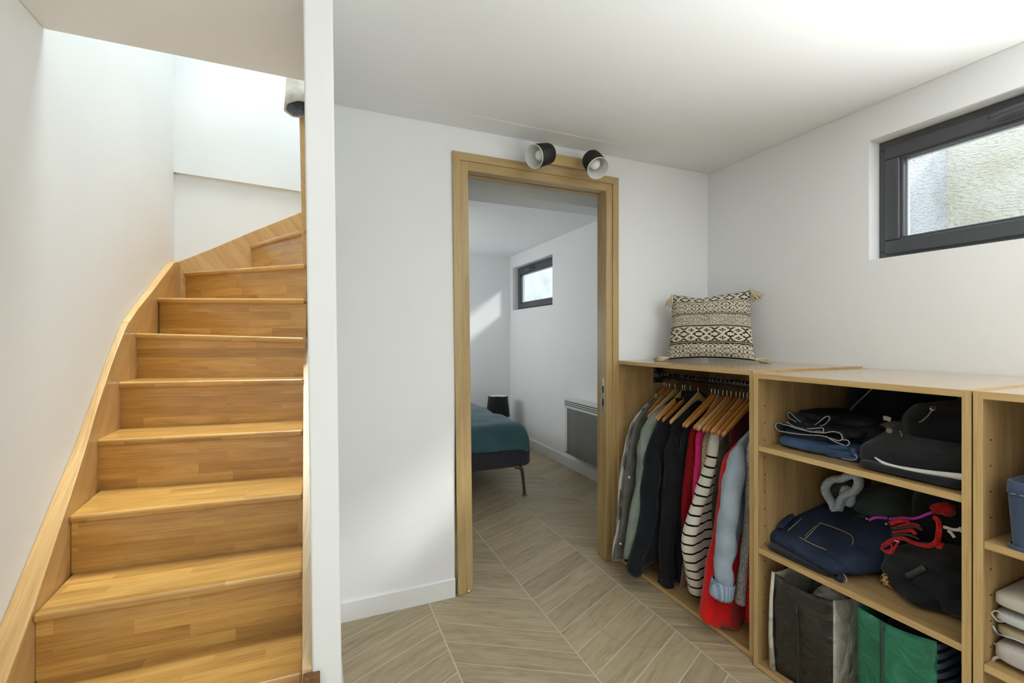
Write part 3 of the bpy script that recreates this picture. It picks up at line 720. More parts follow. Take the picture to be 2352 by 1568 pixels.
# ------------------------------------------------------------------ bedroom: bed, lamp, heater
M['bed_fabric'] = cloth('charcoal_bed_upholstery', srgb(64, 64, 70), srgb(46, 46, 52), scale=60, wrinkle=0.12)
M['duvet'] = cloth('petrol_blue_duvet', srgb(74, 108, 116), srgb(58, 90, 98), scale=5, wrinkle=0.5)
bed = empty('bed', (0.9, 4.2, 0), 'bed with charcoal upholstered frame seen through the doorway', 'bed')
def rounded_box_rings(x0, x1, y0, y1, z0, z1, r, n=6, rz=0.03):
    def outline(inset):
        pts = []
        rr = max(r - inset * 0.3, 0.005)
        for cx, cy, a0 in ((x1 - rr - inset, y0 + rr + inset, -90), (x1 - rr - inset, y1 - rr - inset, 0), (x0 + rr + inset, y1 - rr - inset, 90), (x0 + rr + inset, y0 + rr + inset, 180)):
            for k in range(n + 1):
                a = math.radians(a0 + 90 * k / n); pts.append((cx + rr * math.cos(a), cy + rr * math.sin(a)))
        return pts
    rings = []
    for k in range(5):
        a = math.pi / 2 * k / 4; rings.append([(x, y, z0 + rz * (1 - math.sin(a))) for x, y in outline(rz * (1 - math.cos(a)))][:] if False else [(x, y, z0 + rz - rz * math.cos(a)) for x, y in outline(rz * (1 - math.sin(a)))])
    for k in range(5):
        a = math.pi / 2 * k / 4; rings.append([(x, y, z1 - rz + rz * math.sin(a)) for x, y in outline(rz * (1 - math.cos(a)))])
    return rings
MB().loft(rounded_box_rings(0.16, 1.538, 3.20, 5.12, 0.228, 0.402, 0.06, rz=0.035)).build('bed_frame', M['bed_fabric'], bed, smooth=True)
def bed_leg(x, y, sx):
    pts = smoothpath([(x - 0.075 * sx, y + 0.01, 0.228), (x - 0.045 * sx, y, 0.220), (x - 0.022 * sx, y - 0.002, 0.200), (x - 0.012 * sx, y - 0.004, 0.13), (x, y - 0.006, 0.012)], 5)
    rr = [lerp(0.017, 0.0105, i / (len(pts) - 1)) for i in range(len(pts))]
    MB().tube(pts, rr, 12).lathe([(0, 0), (0.017, 0), (0.018, 0.004), (0.011, 0.014), (0, 0.016)], (x, y - 0.006, 0.0005), (0, 0, 1), 16).build('leg', M['bed_leg'], bed, smooth=True)
M['bed_leg'] = plain('bronze_metal', srgb(120, 112, 98), 0.3, 1.0)
for x, y, sx in ((1.483, 3.232, 1), (0.215, 3.232, -1), (1.483, 5.06, 1), (0.215, 5.06, -1)): bed_leg(x, y, sx)
MB().loft(rounded_box_rings(0.19, 1.49, 3.25, 5.09, 0.40, 0.50, 0.06, rz=0.03)).build('mattress', M['lamp_white'], bed, smooth=True)
# duvet: draped sheet over the mattress, hanging over foot and right side
nx, ny = 46, 60; gv = []
X0, X1_, Y0, Y1_ = 0.17, 1.50, 3.21, 5.0
rows = []
for j in range(ny + 1):
    row = []
    for i in range(nx + 1):
        s = -0.14 + (i / nx) * (X1_ - X0 + 0.28); t = -0.17 + (j / ny) * (Y1_ - Y0 + 0.17)
        def drape(p, p0, p1, drop_scale=1.0):
            r_ = 0.07
            if p < r_ : 
                e = r_ - p; a = min(e / r_, math.pi / 2); x = p0 + r_ - r_ * math.sin(a) ; z = -r_ * (1 - math.cos(a)) - max(0, e - r_ * math.pi / 2); return x, z
            if p > (p1 - p0) - r_:
                e = p - ((p1 - p0) - r_); a = min(e / r_, math.pi / 2); x = p1 - r_ + r_ * math.sin(a); z = -r_ * (1 - math.cos(a)) - max(0, e - r_ * math.pi / 2); return x, z
            return p0 + p, 0.0
        x, zx = drape(s, X0, X1_); y, zy = drape(t, Y0, Y1_ + 0.3)
        wv = noise.noise(Vector((x * 4, y * 4, 1.0))) * 0.018 + noise.noise(Vector((x * 11, y * 9, 5.0))) * 0.006
        z = 0.548 + max(zx, -0.13) + max(zy, -0.185) + wv * (1 if zx > -0.05 and zy > -0.05 else 0.4)
        z += 0.012 * math.sin((x - X0) * 2.4)
        if zy < -0.02: y -= 0.008 + 0.012 * noise.noise(Vector((x * 7, 3.1, 0)))
        if zx < -0.02 and x > 0.8: x += 0.006 + 0.01 * noise.noise(Vector((y * 6, 1.1, 0)))
        z = max(z, 0.345)
        row.append((x, y, z))
    rows.append(row)
MB().loft(rows, cap=False, closed=False).build('duvet', M['duvet'], bed, smooth=True, solid=0.022)
o = [ob for ob in bed.children if ob.name.startswith('duvet')][0]; o['label'] = 'rumpled petrol blue duvet'

lampb = empty('table_lamp', (1.9, 4.86, 0), 'small table lamp with black tapered shade behind the bed', 'lamp')
b = MB().lathe([(0.135, 0.330), (0.1365, 0.334), (0.110, 0.562), (0.1085, 0.562), (0.134, 0.334), (0.135, 0.330)], (1.9, 4.86, 0), (0, 0, 1), 48)
M['shade_black'] = cloth('black_lamp_shade', (0.012, 0.0115, 0.012), (0.010, 0.010, 0.010), wrinkle=0.05)
b.build('lamp_shade', M['shade_black'], lampb, smooth=True)
MB().lathe([(0.1075, 0.561), (0.06, 0.545)], (1.9, 4.86, 0), (0, 0, 1), 32).build('shade_lining', M['lamp_white'], lampb, smooth=True)
MB().lathe([(0, 0.001), (0.075, 0.001), (0.078, 0.010), (0.02, 0.022), (0.011, 0.05), (0.010, 0.30), (0.018, 0.305), (0.018, 0.345), (0, 0.345)], (1.9, 4.86, 0), (0, 0, 1), 24).build('lamp_base', M['black_metal'], lampb, smooth=True)

ht = empty('panel_heater', (2.14, 3.31, 0.17), 'flat grey electric panel heater with slotted white top on the bedroom wall', 'heater')
M['heater_white'] = plain('white_heater_enamel', (0.75, 0.75, 0.73), 0.35)
M['heater_grey'] = plain('grey_heater_front', srgb(150, 150, 144), 0.45)
HX0, HX1, HY0, HY1, HZ0, HZ1 = 2.082, XR - 0.012, 2.93, 3.672, 0.172, 0.668
MB().box(HX0 + 0.012, HX1, HY0, HY1, HZ0 + .01, HZ1 - 0.002).build('casing', M['heater_white'], ht, bevel=0.006)
def front(y): return HX0 + 0.004 + 0.010 * ((y - (HY0 + HY1) / 2) / 0.37) ** 2
rings = []
for k in range(17):
    y = lerp(HY0 + 0.008, HY1 - 0.008, k / 16); x = front(y); rings.append([(x, y, HZ0), (x + 0.012, y, HZ0), (x + 0.012, y, HZ1 - 0.085), (x, y, HZ1 - 0.085)])
def perf_mat():
    m, nt, b = new_mat('perforated_grey_front'); L = nt.links.new
    tc = N(nt, 'ShaderNodeTexCoord'); v = N(nt, 'ShaderNodeTexVoronoi'); v.inputs['Scale'].default_value = 170; v.inputs['Randomness'].default_value = 0.0
    L(tc.outputs['Object'], v.inputs['Vector']); r = ramp(nt, [(0.25, srgb(104, 104, 99)), (0.4, srgb(128, 128, 122))], v.outputs[0]); L(r.outputs[0], b.inputs['Base Color']); b.inputs['Roughness'].default_value = 0.5
    return m
MB().loft(rings).build('front_panel', perf_mat(), ht, smooth=False)
tp = MB().box(HX0 + 0.002, HX0 + 0.03, HY0 + 0.004, HY1 - 0.002, HZ1 - 0.083, HZ1).build('top_grille', M['heater_white'], ht, bevel=0.004)
for k in range(3): MB().box(HX0 + 0.0005, HX0 + 0.006, HY0 + 0.03, HY1 - 0.02, HZ1 - 0.058 + k * 0.017, HZ1 - 0.052 + k * 0.017).build('slot', M['dark'], tp)

# ------------------------------------------------------------------ garment hanging at the stair turn
M['cream_cloth'] = cloth('cream_wool', srgb(216, 210, 196), srgb(190, 184, 170), scale=20)
M['grey_lining'] = cloth('grey_fleece_lining', srgb(150, 152, 156), srgb(110, 112, 116), scale=60)
hg = empty('hanging_sleeve', (-0.11, 2.72, 2.44), 'cream coat sleeve with grey lining hanging at the top of the stairs', 'garment')
rings = []; rin = []
for k in range(10):
    t = k / 9; z = lerp(2.95, 2.452, t); rx = lerp(0.075, 0.066, t); ry = 0.06
    cx = -0.095 + 0.012 * math.sin(t * 3); ring = []; r2 = []
    for q in range(28):
        a = 2 * math.pi * q / 28; wob = 1 + 0.06 * math.sin(3 * a + t * 4) + 0.04 * math.sin(7 * a)
        dz = -0.018 * math.sin(a) * t
        ring.append((cx + rx * wob * math.cos(a), 2.72 + ry * wob * math.sin(a), z + dz + (0.012 * math.cos(a) * t)))
        r2.append((cx + rx * .86 * wob * math.cos(a), 2.72 + ry * .86 * wob * math.sin(a), z + dz + 0.004 + (0.012 * math.cos(a) * t)))
    rings.append(ring); rin.append(r2)
MB().loft(rings + [rin[-1]], cap=False).build('sleeve', M['cream_cloth'], hg, smooth=True)
MB().loft(rin[5:], cap=False).add(rin[5], [tuple(range(28))]).build('lining', M['grey_lining'], hg, smooth=True)
# ------------------------------------------------------------------ hangers and hanging clothes in the wardrobe
SN, CS = math.sin(YAW), math.cos(YAW)
def at_y(px, py, Y):
    """a point of the photograph at wardrobe depth Y -> (x, z)"""
    u = (px - 1176.0) / 1050.0; v = (776.0 - py) / 1050.0
    t = Y / (CS - u * SN); return (SN + u * CS) * t, EYE + v * t
TWIST = 0.13      # everything on the rail is turned a little towards the room
def at_twist(px, py, Y):
    u = (px - 1176.0) / 1050.0; v = (776.0 - py) / 1050.0
    r = (SN + u * CS) / (CS - u * SN); x = r * (Y - TWIST * RX) / (1 - r * TWIST)
    t = x / (SN + u * CS); return x, EYE + v * t
HANGW = [wood('hanger_wood_%s' % nm, a, b_, c, axis='x', rough=0.35, coat=0.2) for nm, a, b_, c in (('honey', srgb(170, 108, 48), srgb(196, 136, 68), srgb(208, 152, 84)), ('pale', srgb(178, 136, 84), srgb(204, 164, 110), srgb(216, 180, 128)), ('amber', srgb(150, 88, 36), srgb(178, 112, 50), srgb(194, 130, 64)))]
def hanger_meshes():
    # wooden arm (bent board), built about the hook axis, along local x
    n = 26; rings = []
    for i in range(n + 1):
        a = -1 + 2 * i / n
        x = 0.185 * a; dz = -0.122 * (abs(a) ** 1.15) - 0.0; y = 0.020 * (a * a)    # bowed forward
        hh = 0.0165 * (1 - 0.35 * abs(a) ** 3) + 0.008 * math.exp(-(a / 0.14) ** 2); th = 0.0062
        z = -0.085 + dz
        ring = []
        for q in range(10):
            an = 2 * math.pi * q / 10
            ring.append((x, y + th * math.cos(an), z + hh * math.sin(an)))
        rings.append(ring)
    arm = MB().loft(rings)
    hook = [(0.0, 0.0, -0.066), (0.0, 0.0, -0.040), (0.010, 0, -0.028), (0.0185, 0, -0.012), (0.0185, 0, 0.004), (0.010, 0, 0.016), (-0.002, 0, 0.0195), (-0.013, 0, 0.014), (-0.0185, 0, 0.002)]
    hk = MB().tube(smoothpath(hook, 4), 0.0016, 8)
    return arm, hk
arm_mb, hook_mb = hanger_meshes()
proto_arm = [arm_mb.build('arm', m_, smooth=True) for m_ in HANGW]
proto_hook = hook_mb.build('hook', M['chrome'], smooth=True)
HANGERS = []
def hanger(y, yaw, wi, label):
    e = empty('clothes_hanger', (RX, y, RZ + 0.0005), label, 'hanger', 'wooden clothes hangers on the rail')
    e.rotation_euler = (0, 0, yaw)
    for src in (proto_arm[wi], proto_hook):
        c = src.copy(); c.data = src.data; col.objects.link(c); c.parent = e; c.location = (0, 0, 0); c.name = src.name.split('.')[0]
    HANGERS.append(e); return e

def garment_mat_stripes(name, base, stripe, period, duty, axis='z', phase=0.0, weave=700):
    m, nt, b = new_mat(name); L = nt.links.new
    tc = N(nt, 'ShaderNodeTexCoord'); sep = N(nt, 'ShaderNodeSeparateXYZ'); L(tc.outputs['Object'], sep.inputs[0])
    ns = N(nt, 'ShaderNodeTexNoise'); ns.inputs['Scale'].default_value = 6; L(tc.outputs['Object'], ns.inputs['Vector'])
    a = N(nt, 'ShaderNodeMath', operation='MULTIPLY_ADD'); L(ns.outputs[0], a.inputs[0]); a.inputs[1].default_value = 0.018; L(sep.outputs[{'x': 0, 'y': 1, 'z': 2}[axis]], a.inputs[2])
    d = N(nt, 'ShaderNodeMath', operation='MULTIPLY'); L(a.outputs[0], d.inputs[0]); d.inputs[1].default_value = 1 / period
    f = N(nt, 'ShaderNodeMath', operation='FRACT'); L(d.outputs[0], f.inputs[0])
    lt = N(nt, 'ShaderNodeMath', operation='LESS_THAN'); L(f.outputs[0], lt.inputs[0]); lt.inputs[1].default_value = duty
    fac = lt.outputs[0]
    if phase:   # plain yoke above this local height
        g = N(nt, 'ShaderNodeMath', operation='LESS_THAN'); L(sep.outputs[2], g.inputs[0]); g.inputs[1].default_value = phase
        mm = N(nt, 'ShaderNodeMath', operation='MULTIPLY'); L(g.outputs[0], mm.inputs[0]); L(fac, mm.inputs[1]); fac = mm.outputs[0]
    mx = N(nt, 'ShaderNodeMix', data_type='RGBA'); L(fac, mx.inputs[0]); mx.inputs[6].default_value = (*base, 1); mx.inputs[7].default_value = (*stripe, 1)
    L(mx.outputs[2], b.inputs['Base Color']); b.inputs['Roughness'].default_value = 0.92; b.inputs['Specular IOR Level'].default_value = 0.15
    n2 = N(nt, 'ShaderNodeTexNoise'); n2.inputs['Scale'].default_value = weave; L(tc.outputs['Object'], n2.inputs['Vector']); bump(nt, b, n2.outputs[0], 0.3, 0.004)
    return m
def knit_mat(name, c, c2, scale=(260, 260, 90)):
    m, nt, b = new_mat(name); L = nt.links.new
    tc = N(nt, 'ShaderNodeTexCoord'); mp = N(nt, 'ShaderNodeMapping'); mp.inputs['Scale'].default_value = scale; L(tc.outputs['Object'], mp.inputs[0])
    n = N(nt, 'ShaderNodeTexNoise'); n.inputs['Scale'].default_value = 1.0; n.inputs['Detail'].default_value = 3; L(mp.outputs[0], n.inputs['Vector'])
    r = ramp(nt, [(0.35, c2), (0.62, c)], n.outputs[0]); L(r.outputs[0], b.inputs['Base Color']); b.inputs['Roughness'].default_value = 0.95; b.inputs['Specular IOR Level'].default_value = 0.1
    bump(nt, b, n.outputs[0], 0.7, 0.006); return m
def denim_mat(name, c, c2, scale=9):
    m, nt, b = new_mat(name); L = nt.links.new
    tc = N(nt, 'ShaderNodeTexCoord'); n = N(nt, 'ShaderNodeTexNoise'); n.inputs['Scale'].default_value = scale; n.inputs['Detail'].default_value = 5; L(tc.outputs['Object'], n.inputs['Vector'])
    mp = N(nt, 'ShaderNodeMapping'); mp.inputs['Scale'].default_value = (900, 900, 500); mp.inputs['Rotation'].default_value = (0.6, 0.3, 0.6); L(tc.outputs['Object'], mp.inputs[0])
    n2 = N(nt, 'ShaderNodeTexNoise'); n2.inputs['Scale'].default_value = 1.0; L(mp.outputs[0], n2.inputs['Vector'])
    a = N(nt, 'ShaderNodeMath', operation='MULTIPLY_ADD'); L(n2.outputs[0], a.inputs[0]); a.inputs[1].default_value = 0.35; L(n.outputs[0], a.inputs[2])
    r = ramp(nt, [(0.45, c2), (0.85, c)], a.outputs[0]); L(r.outputs[0], b.inputs['Base Color']); b.inputs['Roughness'].default_value = 0.85; b.inputs['Specular IOR Level'].default_value = 0.2
    bump(nt, b, a.outputs[0], 0.3, 0.006); return m
BLK = srgb(26, 27, 30)
M['g_stripe'] = garment_mat_stripes('white_grey_striped_cotton', srgb(208, 205, 200), srgb(128, 126, 124), 0.011, 0.45, 'y')
M['g_grey'] = cloth('taupe_grey_linen', srgb(112, 109, 99), srgb(84, 82, 74), scale=18)
M['g_black'] = cloth('black_cotton', srgb(30, 31, 34), srgb(20, 21, 23), scale=12, wrinkle=0.3, sheen=0.1)
M['g_black2'] = cloth('blue_black_cotton', srgb(28, 31, 38), srgb(19, 21, 27), scale=10, wrinkle=0.3, sheen=0.1)
M['g_sage'] = cloth('sage_green_cotton', srgb(142, 152, 140), srgb(112, 122, 110), scale=9)
M['g_dred'] = knit_mat('dark_red_knit', srgb(150, 26, 32), srgb(104, 14, 20))
M['g_pink'] = cloth('hot_pink_wool', srgb(228, 44, 116), srgb(196, 26, 92), scale=30)
M['g_beige'] = knit_mat('beige_open_knit', srgb(196, 178, 148), srgb(124, 104, 78), (320, 320, 240))
M['g_breton'] = garment_mat_stripes('cream_jersey_black_stripes', srgb(226, 218, 202), srgb(26, 25, 26), 0.0405, 0.20, 'z', phase=0.62)
M['g_brown'] = cloth('dark_brown_quilting', srgb(74, 62, 50), srgb(48, 40, 32), scale=26, wrinkle=0.9)
M['g_burg'] = cloth('burgundy_print', srgb(112, 20, 34), srgb(74, 10, 22), scale=40)
M['g_denim'] = denim_mat('light_wash_denim', srgb(172, 184, 196), srgb(124, 138, 152))
M['g_gknit'] = knit_mat('marled_grey_knit', srgb(196, 192, 186), srgb(140, 134, 128))
M['g_red'] = cloth('bright_red_wool', srgb(222, 26, 22), srgb(190, 16, 14), scale=8, wrinkle=0.25)
M['g_rib'] = knit_mat('red_ribbed_knit', srgb(196, 22, 34), srgb(120, 8, 16), (40, 40, 420))
M['g_navy'] = cloth('royal_blue_cotton', srgb(44, 40, 120), srgb(28, 24, 88))
M['g_mauve'] = knit_mat('mauve_knit', srgb(166, 132, 120), srgb(124, 94, 84))
M['g_orange'] = cloth('orange_cotton', srgb(206, 84, 40))
M['cuff_blue'] = garment_mat_stripes('faded_blue_check', srgb(166, 180, 196), srgb(128, 146, 172), 0.012, 0.5, 'x')

def catmull(pts, n):
    return smoothpath([(a, b_, 0) for a, b_ in pts], n)
def garment(name, label, Y, edge, thick, mat, bottom=None, back=None, splay=None, folds=3.0, amp=0.004, seed=0, top_flat=True, x_back=2.06, extra=None, nose=0.05):
    """edge: list of (px, py) down the front edge of the garment as it hangs at depth Y"""
    pts = [at_twist(px, py, Y) for px, py in edge]
    pts = [(p.x, p.y) for p in catmull(pts, 5)]
    # keep strictly descending
    out = [pts[0]]
    for p in pts[1:]:
        if p[1] < out[-1][1] - 0.002: out.append(p)
    zmin = out[-1][1]; ztop = out[0][1]
    rnd = random.Random(seed + 11); ph = rnd.uniform(0, 6.28); ph2 = rnd.uniform(0, 6.28)
    g = empty(name, (out[0][0], Y, max(zmin, 0.03)), label, 'garment', 'clothes hanging in the wardrobe')
    rings = []; m = 26
    for xf, z in out:
        d = (ztop - z)
        xb = min(x_back, 2 * RX - xf + 0.02) if xf < RX else RX + 0.03
        xb = max(xb, xf + 0.06)
        T = thick * min(1.0, 0.35 + d / 0.12); 
        yc = Y + (interp(splay, z) if splay else 0.0) + 0.004 * math.sin(z * 9 + ph)
        def half(s, sg):
            w_ = (1 - (1 - min(s / nose, 1.0)) ** 2) ** 0.5 if s < nose else 1.0
            w_ *= (1 - max(0.0, (s - 0.9) / 0.1) ** 2 * 0.8)
            rip = amp * min(1.0, d / 0.1) * (math.sin(2 * math.pi * folds * s + ph + sg * 0.7 + z * 2.2) + 0.6 * math.sin(2 * math.pi * folds * 2.3 * s + ph2 - z * 3))
            return T / 2 * w_ + rip * w_
        ring = []
        ss = [0.0] + [0.012, 0.03, 0.06, 0.10, 0.15, 0.22, 0.32, 0.44, 0.58, 0.72, 0.86, 1.0]
        xw = xf + 0.006 * math.sin(z * 14 + ph2) * min(1, d / 0.2)
        far = [(lerp(xw, xb, s), yc + half(s, 1), z) for s in ss]
        near = [(lerp(xw, xb, s), yc - half(s, -1), z) for s in ss]
        ring = far + near[::-1][:-1]
        rings.append(ring)
    rings = [[(x, y + (0.008 * noise.noise(Vector((x * 14 + seed * 3, seed, z * 5))) + 0.004 * noise.noise(Vector((x * 30, seed * 2.0, z * 16)))) * (1 if i < 13 else -1), z) for i, (x, y, z) in enumerate(r)] for r in rings]
    rings = [[(x, y + TWIST * (x - RX), z) for x, y, z in r] for r in rings]
    # wavy hem
    last = rings[-1]
    rings[-1] = [(x, y, max(z + 0.008 * math.sin(x * 40 + ph) , 0.024)) for x, y, z in last]
    o = MB().loft(rings).build('body', mat, g, smooth=True)
    if extra: extra(g, out, Y)
    return g
def collar(mat, w_=0.030, h=0.035, drop=0.0):
    def f(g, out, Y):
        z = out[0][1] - 0.004 - drop; pts = []
        for k in range(15):
            a = math.radians(20 + 320 * k / 14); pts.append((RX - 0.075 * math.cos(a) * 0.9 - 0.005, Y + 0.028 * math.sin(a), z - 0.012 * (1 - math.cos(a)) * 0.5))
        rings = [[(p[0], p[1], p[2] - h * .3), (p[0] - .005, p[1], p[2] - h * .3), (p[0] - .004, p[1], p[2] + h * .7), (p[0], p[1], p[2] + h * .7)] for p in pts]
        MB().loft(rings).build('collar', mat, g, smooth=True, bevel=0.001)
    return f
def buttons(n_, mat, z_hi, z_lo, dx=0.0):
    def f(g, out, Y):
        for k in range(n_):
            z = lerp(z_hi, z_lo, k / max(n_ - 1, 1)); xf = interp(sorted((b_, a) for a, b_ in out), z)
            MB().lathe([(0, 0.0), (0.0055, 0.0), (0.0045, 0.0018), (0, 0.0018)], (xf + 0.012 + dx, Y - 0.020 + TWIST * (xf - RX), z), (-0.6, -0.8, 0), 12).build('button', mat, g)
    return f
def sleeve(mat, path, r0, r1, cuff=None, cuff_mat=None):
    """a sleeve hanging in front, path = (px, py, Y) down its middle"""
    def f(g, out, Y):
        P = []
        for px, py, yy in path:
            x, z = at_y(px, py, yy); P.append((x, yy, z))
        P = smoothpath(P, 6); k_ = len(P) - 1
        P = [p + Vector((0, 0.004 * math.sin(i * 1.1), 0)) for i, p in enumerate(P)]
        rr = [lerp(r0, r1, i / k_) * (1 + 0.03 * math.sin(i * 1.3)) * min(1.0, 0.12 + (i / k_) / 0.16) ** 0.7 * (0.72 if i == k_ and not cuff else 1.0) for i in range(k_ + 1)]
        s_mb = MB().tube(P, rr, 24, flat=(1.0, 0.8))
        sd = len(path) * 3.7 + path[0][0]
        cen = [P[min(i // 24, k_)] for i in range(len(s_mb.v))]
        s_mb.v = [tuple(Vector(v) + (Vector(v) - c_).normalized() * (0.007 * noise.noise(Vector((v[0] * 26 + sd, v[1] * 26, v[2] * 6))) + 0.004 * noise.noise(Vector((v[0] * 60, v[1] * 60 + sd, v[2] * 22))))) for v, c_ in zip(s_mb.v, cen)]
        s = s_mb.build('sleeve', mat, g, smooth=True)
        if cuff:
            d = (P[-1] - P[-4]).normalized()
            MB().lathe([(r1 * 1.02, -cuff * 0.2), (r1 * 1.12, -cuff * 0.15), (r1 * 1.16, cuff * 0.8), (r1 * 1.05, cuff), (r1 * 0.9, cuff * 0.9)], P[-1] - d * cuff * 0.5, d, 20).build('cuff', cuff_mat or mat, s, smooth=True)
    return f
def both(*fs):
    def f(g, out, Y):
        for q in fs: q(g, out, Y)
    return f

HY = [2.033, 2.012, 1.990, 1.948, 1.893, 1.876, 1.838, 1.784, 1.695, 1.675, 1.655, 1.628, 1.604, 1.580, 1.552, 1.532, 1.512, 1.492, 1.470]
G_ = garment
G_('striped_shirt', 'white and grey fine striped shirt, first beside the door frame', 2.030, [(1500, 913), (1476, 934), (1454, 962), (1440, 992), (1431, 1050), (1420, 1140), (1412, 1210), (1406, 1262), (1406, 1288)], 0.020, M['g_stripe'], seed=1, extra=collar(M['g_stripe']))
G_('linen_shirt', 'crumpled taupe grey linen shirt next to the striped shirt', 2.000, [(1508, 914), (1484, 936), (1462, 966), (1450, 1000), (1440, 1060), (1428, 1150), (1421, 1215), (1412, 1262), (1408, 1287)], 0.026, M['g_grey'], seed=2, amp=0.006, extra=both(collar(M['g_grey']), buttons(2, M['lamp_white'], 0.50, 0.17)))
G_('black_tee_shirt', 'thin black tee shirt squeezed between linen shirt and sage shirt', 1.962, [(1530, 926), (1500, 950), (1482, 985), (1474, 1040), (1462, 1120), (1450, 1200), (1440, 1270), (1437, 1292)], 0.020, M['g_black'], seed=3)
G_('sage_shirt', 'sage green cotton shirt hanging left of the black jackets', 1.928, [(1546, 922), (1506, 945), (1482, 975), (1473, 998), (1468, 1060), (1458, 1130), (1448, 1196), (1438, 1250), (1432, 1284)], 0.034, M['g_sage'], seed=4, amp=0.006,
   extra=sleeve(M['g_sage'], [(1478, 1000, 1.90), (1476, 1080, 1.89), (1468, 1170, 1.885), (1456, 1250, 1.88)], 0.036, 0.026))
G_('black_jacket', 'black jacket with pointed collar and a puffy lower sleeve', 1.876, [(1572, 918), (1534, 950), (1508, 985), (1490, 1030), (1483, 1080), (1480, 1150), (1474, 1210), (1466, 1260), (1462, 1300)], 0.052, M['g_black2'], seed=5, amp=0.006,
   extra=both(collar(M['g_black2'], h=0.05, drop=0.015), sleeve(M['g_black2'], [(1500, 1010, 1.845), (1494, 1110, 1.835), (1486, 1200, 1.83), (1466, 1270, 1.82), (1452, 1318, 1.815)], 0.050, 0.040)))
G_('black_coat', 'long black coat whose sleeve reaches the cabinet floor', 1.816, [(1604, 908), (1568, 946), (1544, 985), (1533, 1040), (1524, 1130), (1518, 1220), (1515, 1300), (1512, 1352)], 0.050, M['g_black'], seed=6, amp=0.006,
   extra=both(collar(M['g_black'], h=0.05), sleeve(M['g_black'], [(1548, 1000, 1.78), (1542, 1110, 1.765), (1532, 1240, 1.755), (1530, 1362, 1.745)], 0.047, 0.036)))
G_('black_cardigan', 'plain black cardigan between the long black coat and dark red knit', 1.755, [(1628, 930), (1592, 962), (1570, 1000), (1560, 1060), (1556, 1160), (1556, 1260), (1560, 1354)], 0.040, M['g_black2'], seed=7, amp=0.005)
G_('mauve_knit', 'mauve brown knit hem peeking out below the black clothes', 1.735, [(1640, 960), (1606, 990), (1590, 1060), (1576, 1180), (1566, 1290), (1560, 1380)], 0.024, M['g_mauve'], seed=8, amp=0.006)
G_('red_jumper', 'dark red knitted jumper between black cardigan and pink jumper', 1.690, [(1640, 952), (1600, 972), (1585, 998), (1576, 1060), (1570, 1140), (1568, 1220), (1572, 1290)], 0.034, M['g_dred'], seed=9)
G_('pink_jumper', 'hot pink jumper hanging beside the dark red jumper', 1.655, [(1668, 950), (1626, 976), (1603, 996), (1598, 1040), (1594, 1110), (1592, 1180), (1600, 1260)], 0.026, M['g_pink'], seed=10)
G_('beige_jumper', 'beige open knit jumper between pink and cream clothes', 1.632, [(1664, 964), (1632, 984), (1617, 1012), (1612, 1060), (1604, 1120), (1600, 1180), (1604, 1260)], 0.022, M['g_beige'], seed=11)
G_('striped_jersey', 'cream jersey with black horizontal stripes and plain shoulders', 1.598, [(1672, 962), (1646, 978), (1634, 1010), (1626, 1050), (1612, 1092), (1596, 1142), (1582, 1200), (1572, 1252), (1576, 1300), (1588, 1366)], 0.048, M['g_breton'], seed=12, amp=0.007, folds=4)
G_('quilted_jacket', 'dark brown quilted jacket right of the striped jersey', 1.556, [(1690, 978), (1662, 1004), (1650, 1050), (1645, 1120), (1641, 1200), (1640, 1290)], 0.036, M['g_brown'], seed=13)
G_('burgundy_blouse', 'burgundy patterned blouse above the denim jacket', 1.524, [(1706, 948), (1686, 968), (1679, 1000), (1680, 1050), (1682, 1120)], 0.030, M['g_burg'], seed=14, extra=collar(M['g_burg']))
G_('red_dress', 'bright red dress with a full hem bunched on the cabinet floor', 1.470, [(1700, 1010), (1676, 1080), (1660, 1180), (1646, 1260), (1628, 1330), (1610, 1388), (1603, 1418), (1622, 1430)], 0.085, M['g_red'], seed=15, amp=0.014, folds=3.2, splay=[(0.0, -0.03), (0.3, -0.01), (0.7, 0.0)])
G_('denim_jacket', 'light washed denim jacket with turned up cuff', 1.430, [(1724, 985), (1702, 1008), (1686, 1040), (1680, 1090), (1672, 1160), (1668, 1220), (1668, 1290)], 0.040, M['g_denim'], seed=16, amp=0.005,
   extra=sleeve(M['g_denim'], [(1700, 1020, 1.39), (1686, 1100, 1.372), (1672, 1200, 1.36), (1664, 1290, 1.355), (1660, 1356, 1.35)], 0.044, 0.040, 0.055, M['cuff_blue']))
G_('grey_cardigan', 'marled grey knit cardigan right of the denim jacket', 1.365, [(1738, 985), (1724, 1020), (1716, 1090), (1710, 1180), (1706, 1260), (1698, 1340), (1696, 1392)], 0.034, M['g_gknit'], seed=17)
G_('ribbed_cardigan', 'red ribbed cardigan pressed against the right side panel', 1.315, [(1752, 1000), (1738, 1060), (1728, 1150), (1722, 1260), (1718, 1360), (1714, 1432)], 0.030, M['g_rib'], seed=18)
G_('blue_garment', 'royal blue garment hem lying at the bottom right of the wardrobe', 1.285, [(1768, 1000), (1756, 1080), (1748, 1200), (1738, 1330), (1726, 1440)], 0.030, M['g_navy'], seed=19, amp=0.008)
hl = ['of the striped shirt by the door frame', 'of the taupe linen shirt', 'of the thin black tee shirt', 'of the sage shirt', 'of the black jacket', 'just behind the black jacket collar', 'left of the long black coat', 'of the long black coat', 'of the black cardigan', 'over the mauve knit', 'pale one twisted forward above the dark red jumper', 'of the dark red jumper', 'of the pink jumper', 'of the beige jumper', 'of the cream striped jersey', 'of the brown quilted jacket', 'of the burgundy blouse', 'of the red dress', 'of the denim jacket']
wi = [0, 2, 0, 1, 1, 0, 2, 1, 0, 0, 1, 2, 1, 0, 2, 1, 2, 0, 0]
